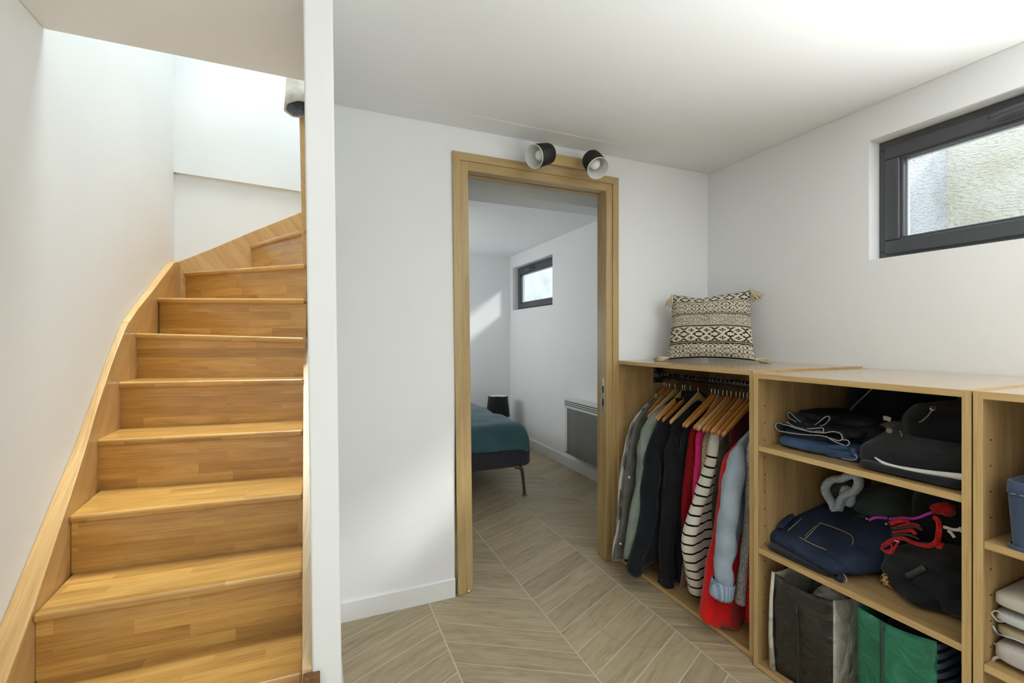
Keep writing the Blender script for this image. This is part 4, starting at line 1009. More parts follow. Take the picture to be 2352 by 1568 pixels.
for i, y in enumerate(HY):
    yaw = R.uniform(0.11, 0.17) if i != 10 else 0.34
    hanger(y, yaw, wi[i], 'wooden clothes hanger ' + hl[i])
for p_ in proto_arm + [proto_hook]: bpy.data.objects.remove(p_)
# ------------------------------------------------------------------ folded clothes, bags and bins on the shelves
def at_x(px, py, X):
    u = (px - 1176.0) / 1050.0; v = (776.0 - py) / 1050.0
    t = X / (SN + u * CS); return Vector((X, (CS - u * SN) * t, EYE + v * t))
def trace(pts, off, sc, X, dx=0.0):
    """points of a traced seam, laid on the plane X (sloping back by dx along its length)"""
    n_ = len(pts)
    return [at_x(off[0] + p[0] * sc, off[1] + p[1] * sc, X + dx * i / max(n_ - 1, 1)) for i, p in enumerate(pts)]
def soft(name, mat, parent, c, half, yaw=0.0, e1=0.35, e2=0.35, amp=0.008, freq=9, seed=0, layers=0, floor_z=None, nu=40, nv=22, tilt=0.0, sag=None, groove=0.006):
    """soft rounded block of cloth"""
    b = []; cy, sy = math.cos(yaw), math.sin(yaw)
    sp_ = lambda v, e: math.copysign(abs(v) ** e, v)
    for j in range(nv + 1):
        ph = -math.pi / 2 + math.pi * j / nv; ring = []
        for i in range(nu):
            th = 2 * math.pi * i / nu
            x = sp_(math.cos(ph), e1) * sp_(math.cos(th), e2); y = sp_(math.cos(ph), e1) * sp_(math.sin(th), e2); z = sp_(math.sin(ph), e1)
            p = Vector((x * half[0], y * half[1], z * half[2]))
            nn = Vector((x, y, z * 0.6)).normalized()
            q = p * freq + Vector((seed * 7.1, seed * 3.3, seed))
            d = amp * (noise.noise(q) + 0.5 * noise.noise(q * 2.3 + Vector((5, 1, 2))))
            if layers:
                g_ = abs(math.sin(math.pi * layers * (z * 0.5 + 0.5 + 0.06 * math.sin(th * 2 + seed)))); d -= groove * (1 - g_) ** 3 * (1 - abs(z) ** 4)
            p += nn * d
            if sag: p.z += sag(p.x / half[0], p.y / half[1])
            p.z += p.x * tilt
            w_ = Vector((c[0] + p.x * cy - p.y * sy, c[1] + p.x * sy + p.y * cy, c[2] + p.z))
            if floor_z is not None: w_.z = max(w_.z, floor_z + 0.0015)
            ring.append(tuple(w_))
        b.append(ring)
    return MB().loft(b).build(name, mat, parent, smooth=True)
def ribbon(name, mat, parent, pts, r, flat=None, closed=False, n=4, seg=8):
    P = smoothpath(pts, n)
    return MB().tube(P, r, seg, flat=flat, closed=closed).build(name, mat, parent, smooth=True)
def open_band(name, mat, parent, pts, depth, back=0.86):
    """an open waistband: the traced loop carried back into the fold"""
    P = smoothpath(list(pts) + [pts[0]], 4)[:-1]; c = sum(P, Vector()) / len(P); rings = []
    for k in range(4):
        f = k / 3; rings.append([tuple(c + (p - c) * lerp(1.0, back, f) + Vector((depth * f, 0, -0.004 * f))) for p in P])
    return MB().loft(rings, cap=False).build(name, mat, parent, smooth=True, solid=0.0022)
S1, S2, S0 = 0.822, 0.445, 0.021
M['j_blue'] = denim_mat('mid_blue_denim', srgb(82, 104, 136), srgb(48, 62, 88))
M['j_grey'] = denim_mat('washed_black_denim', srgb(66, 70, 76), srgb(38, 40, 45))
M['j_black'] = denim_mat('black_denim', srgb(48, 49, 53), srgb(28, 29, 32))
M['j_dark'] = denim_mat('dark_indigo_denim', srgb(54, 64, 86), srgb(30, 38, 56), 6)
M['seam_w'] = plain('pale_seam_thread', srgb(176, 178, 178), 0.8)
M['seam_t'] = plain('tan_seam_thread', srgb(170, 150, 116), 0.8)
M['navy'] = cloth('midnight_sweatshirt', srgb(32, 33, 44), srgb(22, 22, 31), scale=8)
M['zip'] = plain('zip_tape', srgb(150, 142, 124), 0.5)
M['olive'] = cloth('khaki_cotton', srgb(150, 146, 124), srgb(116, 112, 94))
M['white_c'] = cloth('white_jersey', srgb(226, 222, 214), srgb(206, 200, 192))
M['jersey_k'] = cloth('black_jersey', srgb(34, 34, 37), srgb(24, 24, 27), scale=7, wrinkle=0.4)
GJ = 'folded clothes in the middle shelf unit'
def thing(name, label, cat, loc, group=GJ): return empty(name, loc, label, cat, group)
o1, k1 = (1740, 870), 260 / 2146
# --- upper shelf, left stack of jeans (from the shelf upwards)
t = thing('folded_jeans', 'mid blue jeans at the bottom of the stack on the upper shelf', 'jeans', (1.68, 1.05, S1))
soft('folded_leg', M['j_blue'], t, (1.695, 1.055, S1 + 0.021), (0.135, 0.130, 0.022), 0.12, 0.5, 0.25, 0.006, 11, 1, floor_z=S1)
ribbon('leg_opening', M['j_blue'], t, trace([(1700, 1300), (1480, 1300), (1320, 1300), (1270, 1370), (1330, 1430), (1500, 1450), (1700, 1500), (1850, 1530), (1880, 1470), (1830, 1400), (1800, 1320)], o1, k1, 1.572, 0.01), 0.008, (0.6, 1.0))
ribbon('seam', M['seam_w'], t, trace([(1590, 1500), (1700, 1525), (1830, 1535), (1885, 1480), (1850, 1430)], o1, k1, 1.562), 0.0012)
ribbon('seam', M['seam_w'], t, trace([(155, 1210), (170, 1150), (230, 1120), (270, 1125)], o1, k1, 1.60), 0.0011)
t = thing('folded_jeans', 'charcoal jeans lying second from the bottom of the left stack', 'jeans', (1.70, 1.07, S1 + .05))
soft('folded_leg', M['j_grey'], t, (1.735, 1.085, S1 + 0.054), (0.125, 0.110, 0.0165), 0.0, 0.5, 0.25, 0.007, 12, 2)
soft('folded_edge', M['j_grey'], t, (1.625, 1.09, S1 + 0.050), (0.030, 0.075, 0.013), 0.10, 0.6, 0.4, 0.004, 15, 3)
ribbon('belt_loop', M['j_grey'], t, trace([(1100, 1080), (1075, 1140), (1090, 1195)], o1, k1, 1.592), 0.0045, (1, 0.5))
t = thing('folded_jeans', 'washed black jeans with pale waistband edge in the left stack', 'jeans', (1.73, 1.07, S1 + .09))
soft('folded_leg', M['j_black'], t, (1.752, 1.062, S1 + 0.076), (0.125, 0.125, 0.0165), 0.0, 0.5, 0.28, 0.008, 12, 4)
lp = [(480, 860), (400, 832), (350, 862), (347, 925), (410, 985), (560, 1012), (800, 1048), (1000, 1062), (1200, 1076), (1400, 1132), (1540, 1172), (1608, 1130), (1575, 1045), (1500, 1008), (1400, 1000), (1250, 1022), (1050, 1005), (900, 978), (750, 938), (600, 888)]
open_band('waistband', M['j_grey'], t, trace(lp, o1, k1, 1.578), 0.075)
ribbon('seam', M['seam_w'], t, trace(lp, o1, k1, 1.577), 0.0016, closed=True)
ribbon('seam', M['seam_w'], t, trace([(1290, 1085), (1450, 1180), (1600, 1240), (1680, 1265), (1738, 1228), (1728, 1180), (1690, 1158), (1620, 1152)], o1, k1, 1.572), 0.0015)
t = thing('folded_jeans', 'faded black jeans on top of the left stack, waistband standing open', 'jeans', (1.78, 1.08, S1 + .12))
soft('folded_leg', M['j_black'], t, (1.810, 1.062, S1 + 0.100), (0.125, 0.125, 0.0165), 0.0, 0.5, 0.3, 0.010, 10, 5, sag=lambda a, b_: 0.010 * b_ * b_)
lp = [(600, 742), (566, 680), (580, 642), (622, 642), (700, 722), (800, 806), (900, 868), (1000, 886), (1100, 862), (1200, 786), (1280, 724), (1340, 708), (1366, 742), (1330, 806), (1260, 870), (1150, 896), (1000, 916), (900, 898), (790, 840), (690, 796)]
open_band('waistband', M['j_grey'], t, trace(lp, o1, k1, 1.640), 0.075)
ribbon('seam', M['seam_w'], t, trace(lp, o1, k1, 1.639), 0.0016, closed=True)
ribbon('seam', M['seam_w'], t, trace([(545, 835), (570, 825), (700, 905), (850, 945), (1000, 1005), (1080, 1000), (1150, 985), (1240, 1010), (1245, 940), (1200, 925), (1050, 940), (940, 945)], o1, k1, 1.585), 0.0015)
o2, k2 = (1960, 870), 280 / 1626
t = thing('folded_trousers', 'khaki trousers with pale lining poking out behind the jeans stack', 'trousers', (1.78, 0.93, S1))
soft('folded_leg', M['olive'], t, (1.85, 0.925, S1 + 0.060), (0.10, 0.085, 0.055), 0.3, 0.6, 0.5, 0.012, 10, 6, floor_z=S1)
soft('waist', M['j_black'], t, (1.735, 0.965, S1 + 0.058), (0.055, 0.062, 0.046), 0.25, 0.6, 0.5, 0.010, 12, 7, floor_z=S1)
p_ = trace([(478, 690)], o2, k2, 1.668)[0]
MB().lathe([(0, 0), (0.0085, 0), (0.0085, 0.003), (0.006, 0.004), (0, 0.003)], p_, (-0.8, -0.55, 0.2), 18).build('button', M['zip'], t, smooth=True)
ribbon('care_label', M['white_c'], t, trace([(400, 520), (440, 525), (500, 545)], o2, k2, 1.76), 0.008, (0.15, 1))
ribbon('seam', M['seam_w'], t, trace([(620, 690), (645, 740), (630, 800), (600, 835)], o2, k2, 1.66), 0.0012)
t = thing('hooded_sweatshirt', 'midnight blue zip sweatshirt slumped against the back of the upper shelf', 'sweatshirt', (2.05, 1.03, S1))
soft('body', M['navy'], t, (2.055, 1.025, S1 + 0.118), (0.115, 0.165, 0.118), 0.0, 0.65, 0.55, 0.014, 9, 8, floor_z=S1, nv=30)
zp = trace([(270, 95), (200, 170), (100, 265), (0, 360), (-60, 440), (-70, 480)], o2, k2, 1.915, -0.02)
ribbon('zip', M['zip'], t, [p + Vector((0.005, 0, 0)) for p in zp], 0.0042, (1, 0.7))
t = thing('hooded_sweatshirt', 'black hooded sweatshirt with a pale drawcord on the right of the upper shelf', 'sweatshirt', (1.85, 0.74, S1))
soft('body', M['jersey_k'], t, (1.85, 0.752, S1 + 0.098), (0.16, 0.130, 0.098), 0.1, 0.6, 0.5, 0.014, 9, 9, floor_z=S1, nv=30)
soft('hood', M['jersey_k'], t, (1.98, 0.72, S1 + 0.165), (0.11, 0.095, 0.055), 0.2, 0.7, 0.6, 0.012, 9, 10)
ribbon('drawcord', M['zip'], t, trace([(1060, 395), (1040, 430), (990, 500), (930, 550), (880, 580)], o2, k2, 1.685), 0.0045, (0.4, 1.0))
p_ = trace([(1062, 395)], o2, k2, 1.688)[0]
MB().lathe([(0.004, 0), (0.008, 0.0005), (0.008, 0.002), (0.004, 0.0025)], p_, (-0.75, -0.5, 0.4), 18).build('eyelet', M['steel'], t, smooth=True)
t = thing('folded_trousers', 'black track trousers with a white side stripe at the front of the upper shelf', 'trousers', (1.62, 0.74, S1))
soft('lower_fold', M['jersey_k'], t, (1.645, 0.752, S1 + 0.016), (0.125, 0.128, 0.016), 0.0, 0.55, 0.25, 0.005, 12, 11, floor_z=S1)
soft('upper_fold', M['jersey_k'], t, (1.68, 0.765, S1 + 0.062), (0.135, 0.140, 0.034), 0.05, 0.55, 0.35, 0.008, 10, 12, tilt=0.22)
pts = [(285, 1045), (400, 1120), (560, 1180), (720, 1215), (900, 1240), (1100, 1260), (1300, 1285), (1510, 1315)]
A = trace(pts, o2, k2, 1.535); wd = [0.002, 0.005, 0.0075, 0.0085, 0.008, 0.0065, 0.0075, 0.0095]
P = smoothpath(A, 4); rr = [interp([(i * 4, w_) for i, w_ in enumerate(wd)], j) for j in range(len(P))]
MB().tube(P, rr, 12, flat=(0.8, 1.0)).build('side_stripe', M['white_c'], t, smooth=True)
# --- middle shelf
o3, k3 = (1740, 1070), 320 / 1792
t = thing('folded_cloth', 'flat black garment under the indigo jeans on the middle shelf', 'garment', (1.66, 1.06, S2))
soft('fold', M['jersey_k'], t, (1.665, 1.065, S2 + 0.010), (0.150, 0.120, 0.010), 0.0, 0.5, 0.2, 0.003, 12, 13, floor_z=S2)
t = thing('folded_jeans', 'indigo jeans showing a back pocket, on top of the middle shelf pile', 'jeans', (1.68, 1.02, S2 + .06))
soft('folded_leg', M['j_dark'], t, (1.70, 1.045, S2 + 0.078), (0.165, 0.155, 0.024), -0.18, 0.5, 0.2, 0.006, 9, 14, tilt=0.30)
soft('front_fold', M['j_dark'], t, (1.665, 0.935, S2 + 0.050), (0.125, 0.052, 0.040), -0.2, 0.6, 0.5, 0.006, 9, 15, floor_z=S2)
def on_top(pts, X0, slope): # traced on the slightly tilted top of the jeans
    out = []
    for p in pts:
        px, py = o3[0] + p[0] * k3, o3[1] + p[1] * k3
        u = (px - 1176.0) / 1050.0; v = (776.0 - py) / 1050.0
        d = Vector((SN + u * CS, CS - u * SN, v))
        # plane z = z0 + slope*(x - x0)
        z0, x0_ = S2 + 0.1085, 1.70
        tt = (z0 - EYE - slope * x0_) / (d.z - slope * d.x); out.append(Vector((0, 0, EYE)) + d * tt)
    return out
pk = [(610, 935), (700, 850), (790, 745), (830, 738), (1010, 800), (1130, 850), (1220, 910), (1215, 1015), (1110, 1095), (1000, 1118), (900, 1085), (700, 1000), (540, 915)]
ribbon('pocket_seam', M['seam_t'], t, on_top(pk, 0, 0.30), 0.0013)
ribbon('pocket_seam', M['seam_t'], t, on_top([(610, 900), (680, 830), (750, 765)], 0, 0.30), 0.0011)
ribbon('waistband', M['j_dark'], t, on_top([(280, 790), (350, 715), (430, 650), (470, 640)], 0, 0.30), 0.008, (1.6, 0.4))
ribbon('seam', M['seam_t'], t, on_top([(390, 830), (470, 760), (570, 670)], 0, 0.30), 0.0013)
ribbon('seam', M['seam_w'], t, trace([(420, 1010), (560, 1070), (700, 1130), (850, 1220), (1000, 1310), (1090, 1370), (1145, 1450), (1140, 1500)], o3, k3, 1.560, -0.028), 0.0013)
ribbon('leg_opening', M['j_dark'], t, trace([(940, 1395), (1010, 1365), (1060, 1400), (1085, 1480), (1010, 1450)], o3, k3, 1.528), 0.004, (1.5, 1), closed=True)
t = thing('folded_jeans', 'second indigo jeans with stitched waistband, below the pocket jeans', 'jeans', (1.66, 1.09, S2 + .03))
soft('folded_leg', M['j_dark'], t, (1.69, 1.075, S2 + 0.038), (0.150, 0.105, 0.020), -0.15, 0.5, 0.25, 0.006, 9, 16, tilt=0.05)
ribbon('waistband', M['j_dark'], t, trace([(130, 940), (200, 960), (260, 1010), (340, 1060), (400, 1120), (500, 1190), (620, 1240), (700, 1270)], o3, k3, 1.572, -0.02), 0.011, (0.6, 1.0))
ribbon('seam', M['seam_t'], t, trace([(120, 960), (200, 990), (300, 1060), (400, 1140), (520, 1195), (660, 1262), (760, 1265), (860, 1320)], o3, k3, 1.560, -0.02), 0.0012)
for a in (250, 420): ribbon('belt_loop', M['j_dark'], t, trace([(a, 940 + (a - 250) * .65), (a - 15, 990 + (a - 250) * .6), (a + 5, 1040 + (a - 250) * .6)], o3, k3, 1.558), 0.004, (1, 0.5))
M['fleece'] = knit_mat('grey_fleece', srgb(214, 220, 224), srgb(166, 174, 180), (260, 260, 260))
M['green_grey'] = cloth('dark_green_sweat_cloth', srgb(62, 70, 64), srgb(44, 51, 46))
M['mint'] = cloth('pale_mint_cotton', srgb(150, 176, 170))
t = thing('fleece_hoodie', 'dark green hoodie with pale grey fleece hood lining on the middle shelf', 'sweatshirt', (1.95, 1.02, S2))
soft('body', M['green_grey'], t, (1.965, 0.995, S2 + 0.115), (0.15, 0.095, 0.115), 0.0, 0.65, 0.55, 0.012, 9, 17, floor_z=S2, nv=30)
lp = [(1005, 600), (965, 480), (905, 390), (872, 300), (905, 215), (985, 170), (1080, 165), (1175, 125), (1255, 125), (1300, 185), (1290, 265), (1235, 330), (1130, 372), (1075, 440), (1045, 550)]
P = [p + Vector((0.0, 0, 0)) for p in trace(lp, o3, k3, 1.80, 0.0)]
ho = ribbon('hood_lining', M['fleece'], t, P, 0.0135, (1.5, 1.0), closed=True, n=5, seg=14)
ho['label'] = 'pale grey fleece hood lining'
soft('hood_back', M['green_grey'], t, (1.85, 1.10, S2 + 0.19), (0.035, 0.055, 0.062), 0.0, 0.8, 0.7, 0.006, 12, 18)
soft('inner_fold', M['fleece'], t, (1.822, 1.078, S2 + 0.185), (0.016, 0.028, 0.040), 0.0, 0.8, 0.7, 0.004, 20, 19)
t = thing('black_hat', 'rounded black knitted hat behind the indigo jeans', 'hat', (1.87, 1.135, S2))
soft('crown', M['jersey_k'], t, (1.88, 1.128, S2 + 0.085), (0.058, 0.048, 0.066), 0.0, 0.9, 0.9, 0.004, 20, 20, nv=26)
soft('brim', M['jersey_k'], t, (1.88, 1.128, S2 + 0.020), (0.062, 0.052, 0.020), 0.0, 0.6, 0.9, 0.003, 20, 21, floor_z=S2)
t = thing('mint_cloth', 'small pale mint cloth tucked below the fleece hood', 'cloth', (1.83, 1.07, S2))
soft('fold', M['mint'], t, (1.80, 1.068, S2 + 0.065), (0.025, 0.022, 0.062), 0, 0.7, 0.6, 0.006, 16, 22, floor_z=S2)
t = thing('navy_cloth', 'dark navy cloth bundled in front of the green hoodie', 'cloth', (1.80, 1.02, S2))
soft('fold', M['navy'], t, (1.80, 1.015, S2 + 0.070), (0.035, 0.034, 0.070), 0, 0.7, 0.6, 0.008, 14, 23, floor_z=S2)
t = thing('black_jumper', 'large black jumper filling the back of the middle shelf', 'jumper', (1.99, 0.78, S2))
soft('body', M['jersey_k'], t, (2.0, 0.775, S2 + 0.150), (0.15, 0.150, 0.150), 0, 0.6, 0.5, 0.014, 9, 24, floor_z=S2, nv=30)
t = thing('black_clothes_heap', 'crumpled black top spilling over the front right of the middle shelf', 'garment', (1.70, 0.73, S2))
soft('body', M['jersey_k'], t, (1.775, 0.755, S2 + 0.062), (0.165, 0.130, 0.062), -0.2, 0.75, 0.6, 0.022, 9, 25, floor_z=S2, nv=30)
soft('sleeve', M['g_black'], t, (1.655, 0.765, S2 + 0.026), (0.075, 0.085, 0.026), -0.5, 0.75, 0.6, 0.014, 14, 26, floor_z=S2)
soft('hem', M['jersey_k'], t, (1.66, 0.685, S2 + 0.028), (0.062, 0.058, 0.028), 0.3, 0.75, 0.6, 0.012, 14, 27, floor_z=S2)
o4, k4 = (1980, 1120), 260 / 1274
ribbon('satin_trim', plain('black_satin', (0.03, 0.03, 0.032), 0.25), t, trace([(500, 1000), (560, 975), (630, 935), (710, 895)], o4, k4, 1.615), 0.010, (0.5, 1.0))
def spots_mat():
    m, nt, b = new_mat('leopard_print'); L = nt.links.new
    tc = N(nt, 'ShaderNodeTexCoord'); v = N(nt, 'ShaderNodeTexVoronoi'); v.inputs['Scale'].default_value = 130; L(tc.outputs['Object'], v.inputs['Vector'])
    r = ramp(nt, [(0.36, srgb(30, 24, 18)), (0.42, srgb(186, 146, 92))], v.outputs[0]); L(r.outputs[0], b.inputs['Base Color']); b.inputs['Roughness'].default_value = 0.9; return m
t = thing('leopard_cloth', 'small leopard print cloth between indigo jeans and black top', 'cloth', (1.64, 0.845, S2))
soft('fold', spots_mat(), t, (1.655, 0.842, S2 + 0.020), (0.035, 0.034, 0.020), 0.3, 0.7, 0.6, 0.005, 16, 28, floor_z=S2)
M['lace_red'] = cloth('red_lace_elastic', srgb(216, 30, 26), srgb(160, 12, 12), scale=70, wrinkle=0.8)
M['magenta'] = plain('magenta_elastic', srgb(176, 34, 168), 0.5)
t = thing('red_lingerie', 'red lace straps with black bands lying on the black clothes', 'lingerie', (1.72, 0.81, S2 + .1))
RX_ = 1.640
ribbon('strap', M['lace_red'], t, trace([(800, 330), (850, 360), (868, 450), (855, 560), (840, 640), (870, 660), (890, 610)], o4, k4, RX_), 0.0075, (0.25, 1.0))
ribbon('band', M['lace_red'], t, trace([(230, 660), (300, 610), (380, 575), (470, 570), (560, 610), (660, 640), (760, 650), (830, 610), (850, 570)], o4, k4, RX_ - .005), 0.006, (0.5, 1.0))
ribbon('strap', M['lace_red'], t, trace([(235, 640), (260, 620), (330, 640), (330, 700), (270, 710), (220, 690), (235, 660)], o4, k4, RX_ - .012), 0.003, (0.4, 1.0))
ribbon('strap', M['lace_red'], t, trace([(225, 700), (270, 725), (330, 730), (380, 650), (420, 590)], o4, k4, RX_ - .014), 0.003, (0.4, 1.0))
for k, (a, c) in enumerate((((310, 405), (500, 370)), ((340, 470), (610, 420)), ((350, 520), (560, 480)))):
    mid = ((a[0] + c[0]) / 2, (a[1] + c[1]) / 2 - 14)
    ribbon('lace_panel', M['lace_red'], t, trace([a, mid, c, (c[0] + 40, c[1] + 50)], o4, k4, RX_ + 0.006), 0.0065, (0.4, 1.0))
soft('lace_tuft', M['lace_red'], t, tuple(at_x(1980 + 920 * k4, 1120 + 240 * k4, 1.70)), (0.026, 0.026, 0.020), 0, 0.9, 0.9, 0.012, 40, 29)
for a in ([(300, 320), (280, 380), (270, 420)], [(330, 470), (450, 450), (600, 440), (680, 480)], [(330, 545), (450, 525), (560, 540), (640, 580)]):
    ribbon('black_band', M['black_metal'], t, trace(a, o4, k4, RX_ - 0.004), 0.0042, (0.4, 1.0))
b_ = trace([(262, 405), (285, 405)], o4, k4, RX_ - .008); MB().tube(b_, 0.002, 8).build('slider', M['steel'], t)
b_ = trace([(370, 590), (420, 610)], o4, k4, RX_ - .014); MB().tube(b_, 0.003, 8).build('slider', M['steel'], t)
t = thing('magenta_strap', 'thin magenta elastic strap above the red lace', 'lingerie', (1.70, 0.86, S2 + .2))
ribbon('strap', M['magenta'], t, trace([(75, 365), (150, 335), (250, 338), (340, 352), (450, 338), (560, 348), (650, 330), (720, 300), (790, 275)], o4, k4, RX_ + 0.014), 0.004, (0.3, 1.0))
b_ = trace([(55, 348), (62, 352)], o4, k4, RX_ + .012); MB().lathe([(0, -0.003), (0.003, -0.002), (0.003, 0.002), (0, 0.003)], b_[0], (0, 0, 1), 12).build('ring', M['steel'], t, smooth=True)
t = thing('white_strap', 'white elastic strap with slider on the black clothes at right', 'lingerie', (1.70, 0.70, S2 + .15))
ribbon('strap', M['white_c'], t, trace([(915, 440), (960, 450), (1020, 470), (1100, 472), (1190, 462)], o4, k4, 1.640), 0.0045, (0.3, 1.0))
ribbon('strap', M['white_c'], t, trace([(965, 480), (1005, 510), (1040, 560)], o4, k4, 1.637), 0.0045, (0.3, 1.0))
b_ = trace([(1100, 440), (1120, 500)], o4, k4, 1.636); MB().tube(b_, 0.003, 8).build('slider', M['white_c'], t)

# --- bags at the bottom of the middle unit
def crinkle(name, c, c2, rough=0.3):
    m, nt, b = new_mat(name); L = nt.links.new
    tc = N(nt, 'ShaderNodeTexCoord'); n_ = N(nt, 'ShaderNodeTexNoise'); n_.inputs['Scale'].default_value = 14; n_.inputs['Detail'].default_value = 4; n_.inputs['Distortion'].default_value = 1.2; L(tc.outputs['Object'], n_.inputs['Vector'])
    v = N(nt, 'ShaderNodeTexVoronoi'); v.inputs['Scale'].default_value = 11; L(tc.outputs['Object'], v.inputs['Vector'])
    a = N(nt, 'ShaderNodeMath', operation='MULTIPLY_ADD'); L(v.outputs[0], a.inputs[0]); a.inputs[1].default_value = 0.6; L(n_.outputs[0], a.inputs[2])
    r = ramp(nt, [(0.35, c2), (0.7, c)], n_.outputs[0]); L(r.outputs[0], b.inputs['Base Color']); b.inputs['Roughness'].default_value = rough
    bump(nt, b, a.outputs[0], 0.55, 0.03); return m
M['bag_black'] = crinkle('black_woven_plastic', srgb(52, 49, 44), srgb(38, 36, 32))
M['bag_white'] = crinkle('white_woven_plastic', srgb(212, 208, 196), srgb(196, 192, 180), 0.4)
M['bag_green'] = crinkle('green_woven_plastic', srgb(40, 124, 92), srgb(30, 104, 76), 0.35)
M['bag_seam'] = plain('dark_bag_seam', srgb(40, 60, 52), 0.6)
M['bag_stripe'] = garment_mat_stripes('blue_black_striped_plastic', srgb(72, 84, 104), srgb(22, 24, 30), 0.026, 0.42, 'z')
M['bag_arc'] = garment_mat_stripes('black_lined_canvas', srgb(214, 210, 198), srgb(24, 24, 24), 0.013, 0.5, 'z')
def wall_sheet(a, c, z0, zt_a, zt_c, nz=14, nh=14, bulge=0.010, seed=0, normal=None):
    """a crumpled upright sheet from plan point a to plan point c"""
    A, C = Vector(a), Vector(c); d = (C - A); nrm_ = Vector((d.y, -d.x)).normalized() if normal is None else Vector(normal)
    rows = []
    for j in range(nz + 1):
        row = []
        for i in range(nh + 1):
            s = i / nh; t_ = j / nz; p = A + d * s
            zt = lerp(zt_a, zt_c, s) - 0.012 * math.sin(math.pi * s)
            z = lerp(z0, zt, t_)
            off = bulge * math.sin(math.pi * t_) * math.sin(math.pi * s) + 0.007 * noise.noise(Vector((p.x * 16, p.y * 16 + seed, z * 12))) * math.sin(math.pi * s)
            p = p + nrm_ * off; row.append((p.x, p.y, z))
        rows.append(row)
    return MB().loft(rows, cap=False, closed=False)
def bag(name, label, corners, tops, mats, z0, seams=()):
    cx = sum(p[0] for p in corners) / 4; cy = sum(p[1] for p in corners) / 4
    g = empty(name, (cx, cy, z0), label, 'bag', 'shopping bags under the middle shelf unit')
    nm = ['front_panel', 'gusset', 'back_panel', 'gusset']
    for k in range(4):
        a, c = corners[k], corners[(k + 1) % 4]
        wall_sheet(a, c, z0, tops[k], tops[(k + 1) % 4], seed=k * 3 + len(name)).build(nm[k], mats[k], g, smooth=True, solid=0.0018)
    MB().hexa([(p[0], p[1], z0 - .001) for p in corners], [(p[0], p[1], z0 + .001) for p in corners]).build('base', mats[0], g)
    return g
zb0 = S0 + 0.003
# corners: front-left, front-right, back-right, back-left (front faces the room)
g = bag('shopping_bag', 'black and white woven shopping bag with an open top', [(1.520, 1.148), (1.535, 0.952), (1.700, 0.925), (1.83, 1.140)], [0.372, 0.371, 0.392, 0.418], [M['bag_black'], M['bag_white'], M['bag_white'], M['bag_white']], zb0)
MB().tube([(1.518, 1.152, zb0), (1.512, 1.156, 0.15), (1.514, 1.155, 0.28), (1.519, 1.150, 0.374)], [0.011, 0.007, 0.006, 0.006], 10).build('white_edge', M['bag_white'], g, smooth=True)
MB().tube(smoothpath([(1.511, 1.055, zb0), (1.511, 1.05, 0.15), (1.513, 1.06, 0.30)], 4), 0.003, 8).build('crease', M['bag_black'], g, smooth=True)
t = thing('crumpled_paper', 'pale crumpled packaging inside the black and white bag', 'packaging', (1.64, 1.03, 0.2), None)
soft('bundle', M['bag_white'], t, (1.635, 1.025, 0.30), (0.055, 0.055, 0.055), 0.4, 0.8, 0.7, 0.02, 16, 31)
t = thing('dark_bundle', 'dark cloth stuffed in the black and white bag', 'cloth', (1.66, 1.05, 0.05), None)
soft('bundle', M['jersey_k'], t, (1.665, 1.05, 0.17), (0.085, 0.075, 0.14), 0.2, 0.7, 0.6, 0.012, 12, 32)
g = bag('shopping_bag', 'green woven shopping bag with dark centre seam', [(1.505, 0.862), (1.520, 0.676), (1.62, 0.670), (1.78, 0.85)], [0.408, 0.412, 0.40, 0.405], [M['bag_green'], M['bag_stripe'], M['bag_green'], M['bag_green']], zb0)
MB().tube(smoothpath([(1.4985, 0.785, 0.03), (1.495, 0.79, 0.18), (1.500, 0.795, 0.30), (1.5035, 0.797, 0.397)], 5), 0.0035, 8, flat=(1.4, 0.8)).build('seam', M['bag_seam'], g, smooth=True)
t = thing('dark_bundle', 'navy cloth stuffed in the green bag', 'cloth', (1.62, 0.77, 0.05), None)
soft('bundle', M['navy'], t, (1.615, 0.775, 0.22), (0.070, 0.075, 0.17), 0.1, 0.7, 0.6, 0.010, 12, 33)
g = bag('shopping_bag', 'white canvas bag printed with black arcs beside the green bag', [(1.66, 0.672), (1.665, 0.622), (1.95, 0.622), (1.95, 0.668)], [0.36, 0.36, 0.38, 0.38], [M['bag_arc'], M['bag_arc'], M['bag_white'], M['bag_white']], zb0)

# --- unit at the right edge: fabric bin and linen pile
M['bin_blue'] = cloth('slate_blue_canvas', srgb(72, 86, 112), srgb(62, 75, 99), scale=5, wrinkle=0.12)
M['leather'] = plain('oxblood_leather', srgb(72, 34, 28), 0.3)
S3, S4 = 0.724, 0.424
bn = empty('storage_bin', (1.68, 0.35, S3), 'slate blue fabric storage bin on the shelf at the right edge', 'storage bin')
def bin_ring(z, e, r=0.025):
    x0, x1, y0, y1 = 1.503 - e, 1.86 + e, 0.15 - e, 0.536 + e; pts = []
    for cx, cy, a0 in ((x1 - r, y0 + r, -90), (x1 - r, y1 - r, 0), (x0 + r, y1 - r, 90), (x0 + r, y0 + r, 180)):
        for k in range(6): a = math.radians(a0 + 90 * k / 5); pts.append((cx + r * math.cos(a), cy + r * math.sin(a), z))
    return pts
MB().loft([bin_ring(S3 + 0.002, -0.002), bin_ring(S3 + 0.06, 0.001), bin_ring(S3 + 0.12, 0.004), bin_ring(S3 + 0.157, 0.003), bin_ring(S3 + 0.157, -0.001), bin_ring(S3 + 0.03, -0.005)], cap=False).add(bin_ring(S3 + 0.004, -0.004), [tuple(range(24))]).build('body', M['bin_blue'], bn, smooth=True)
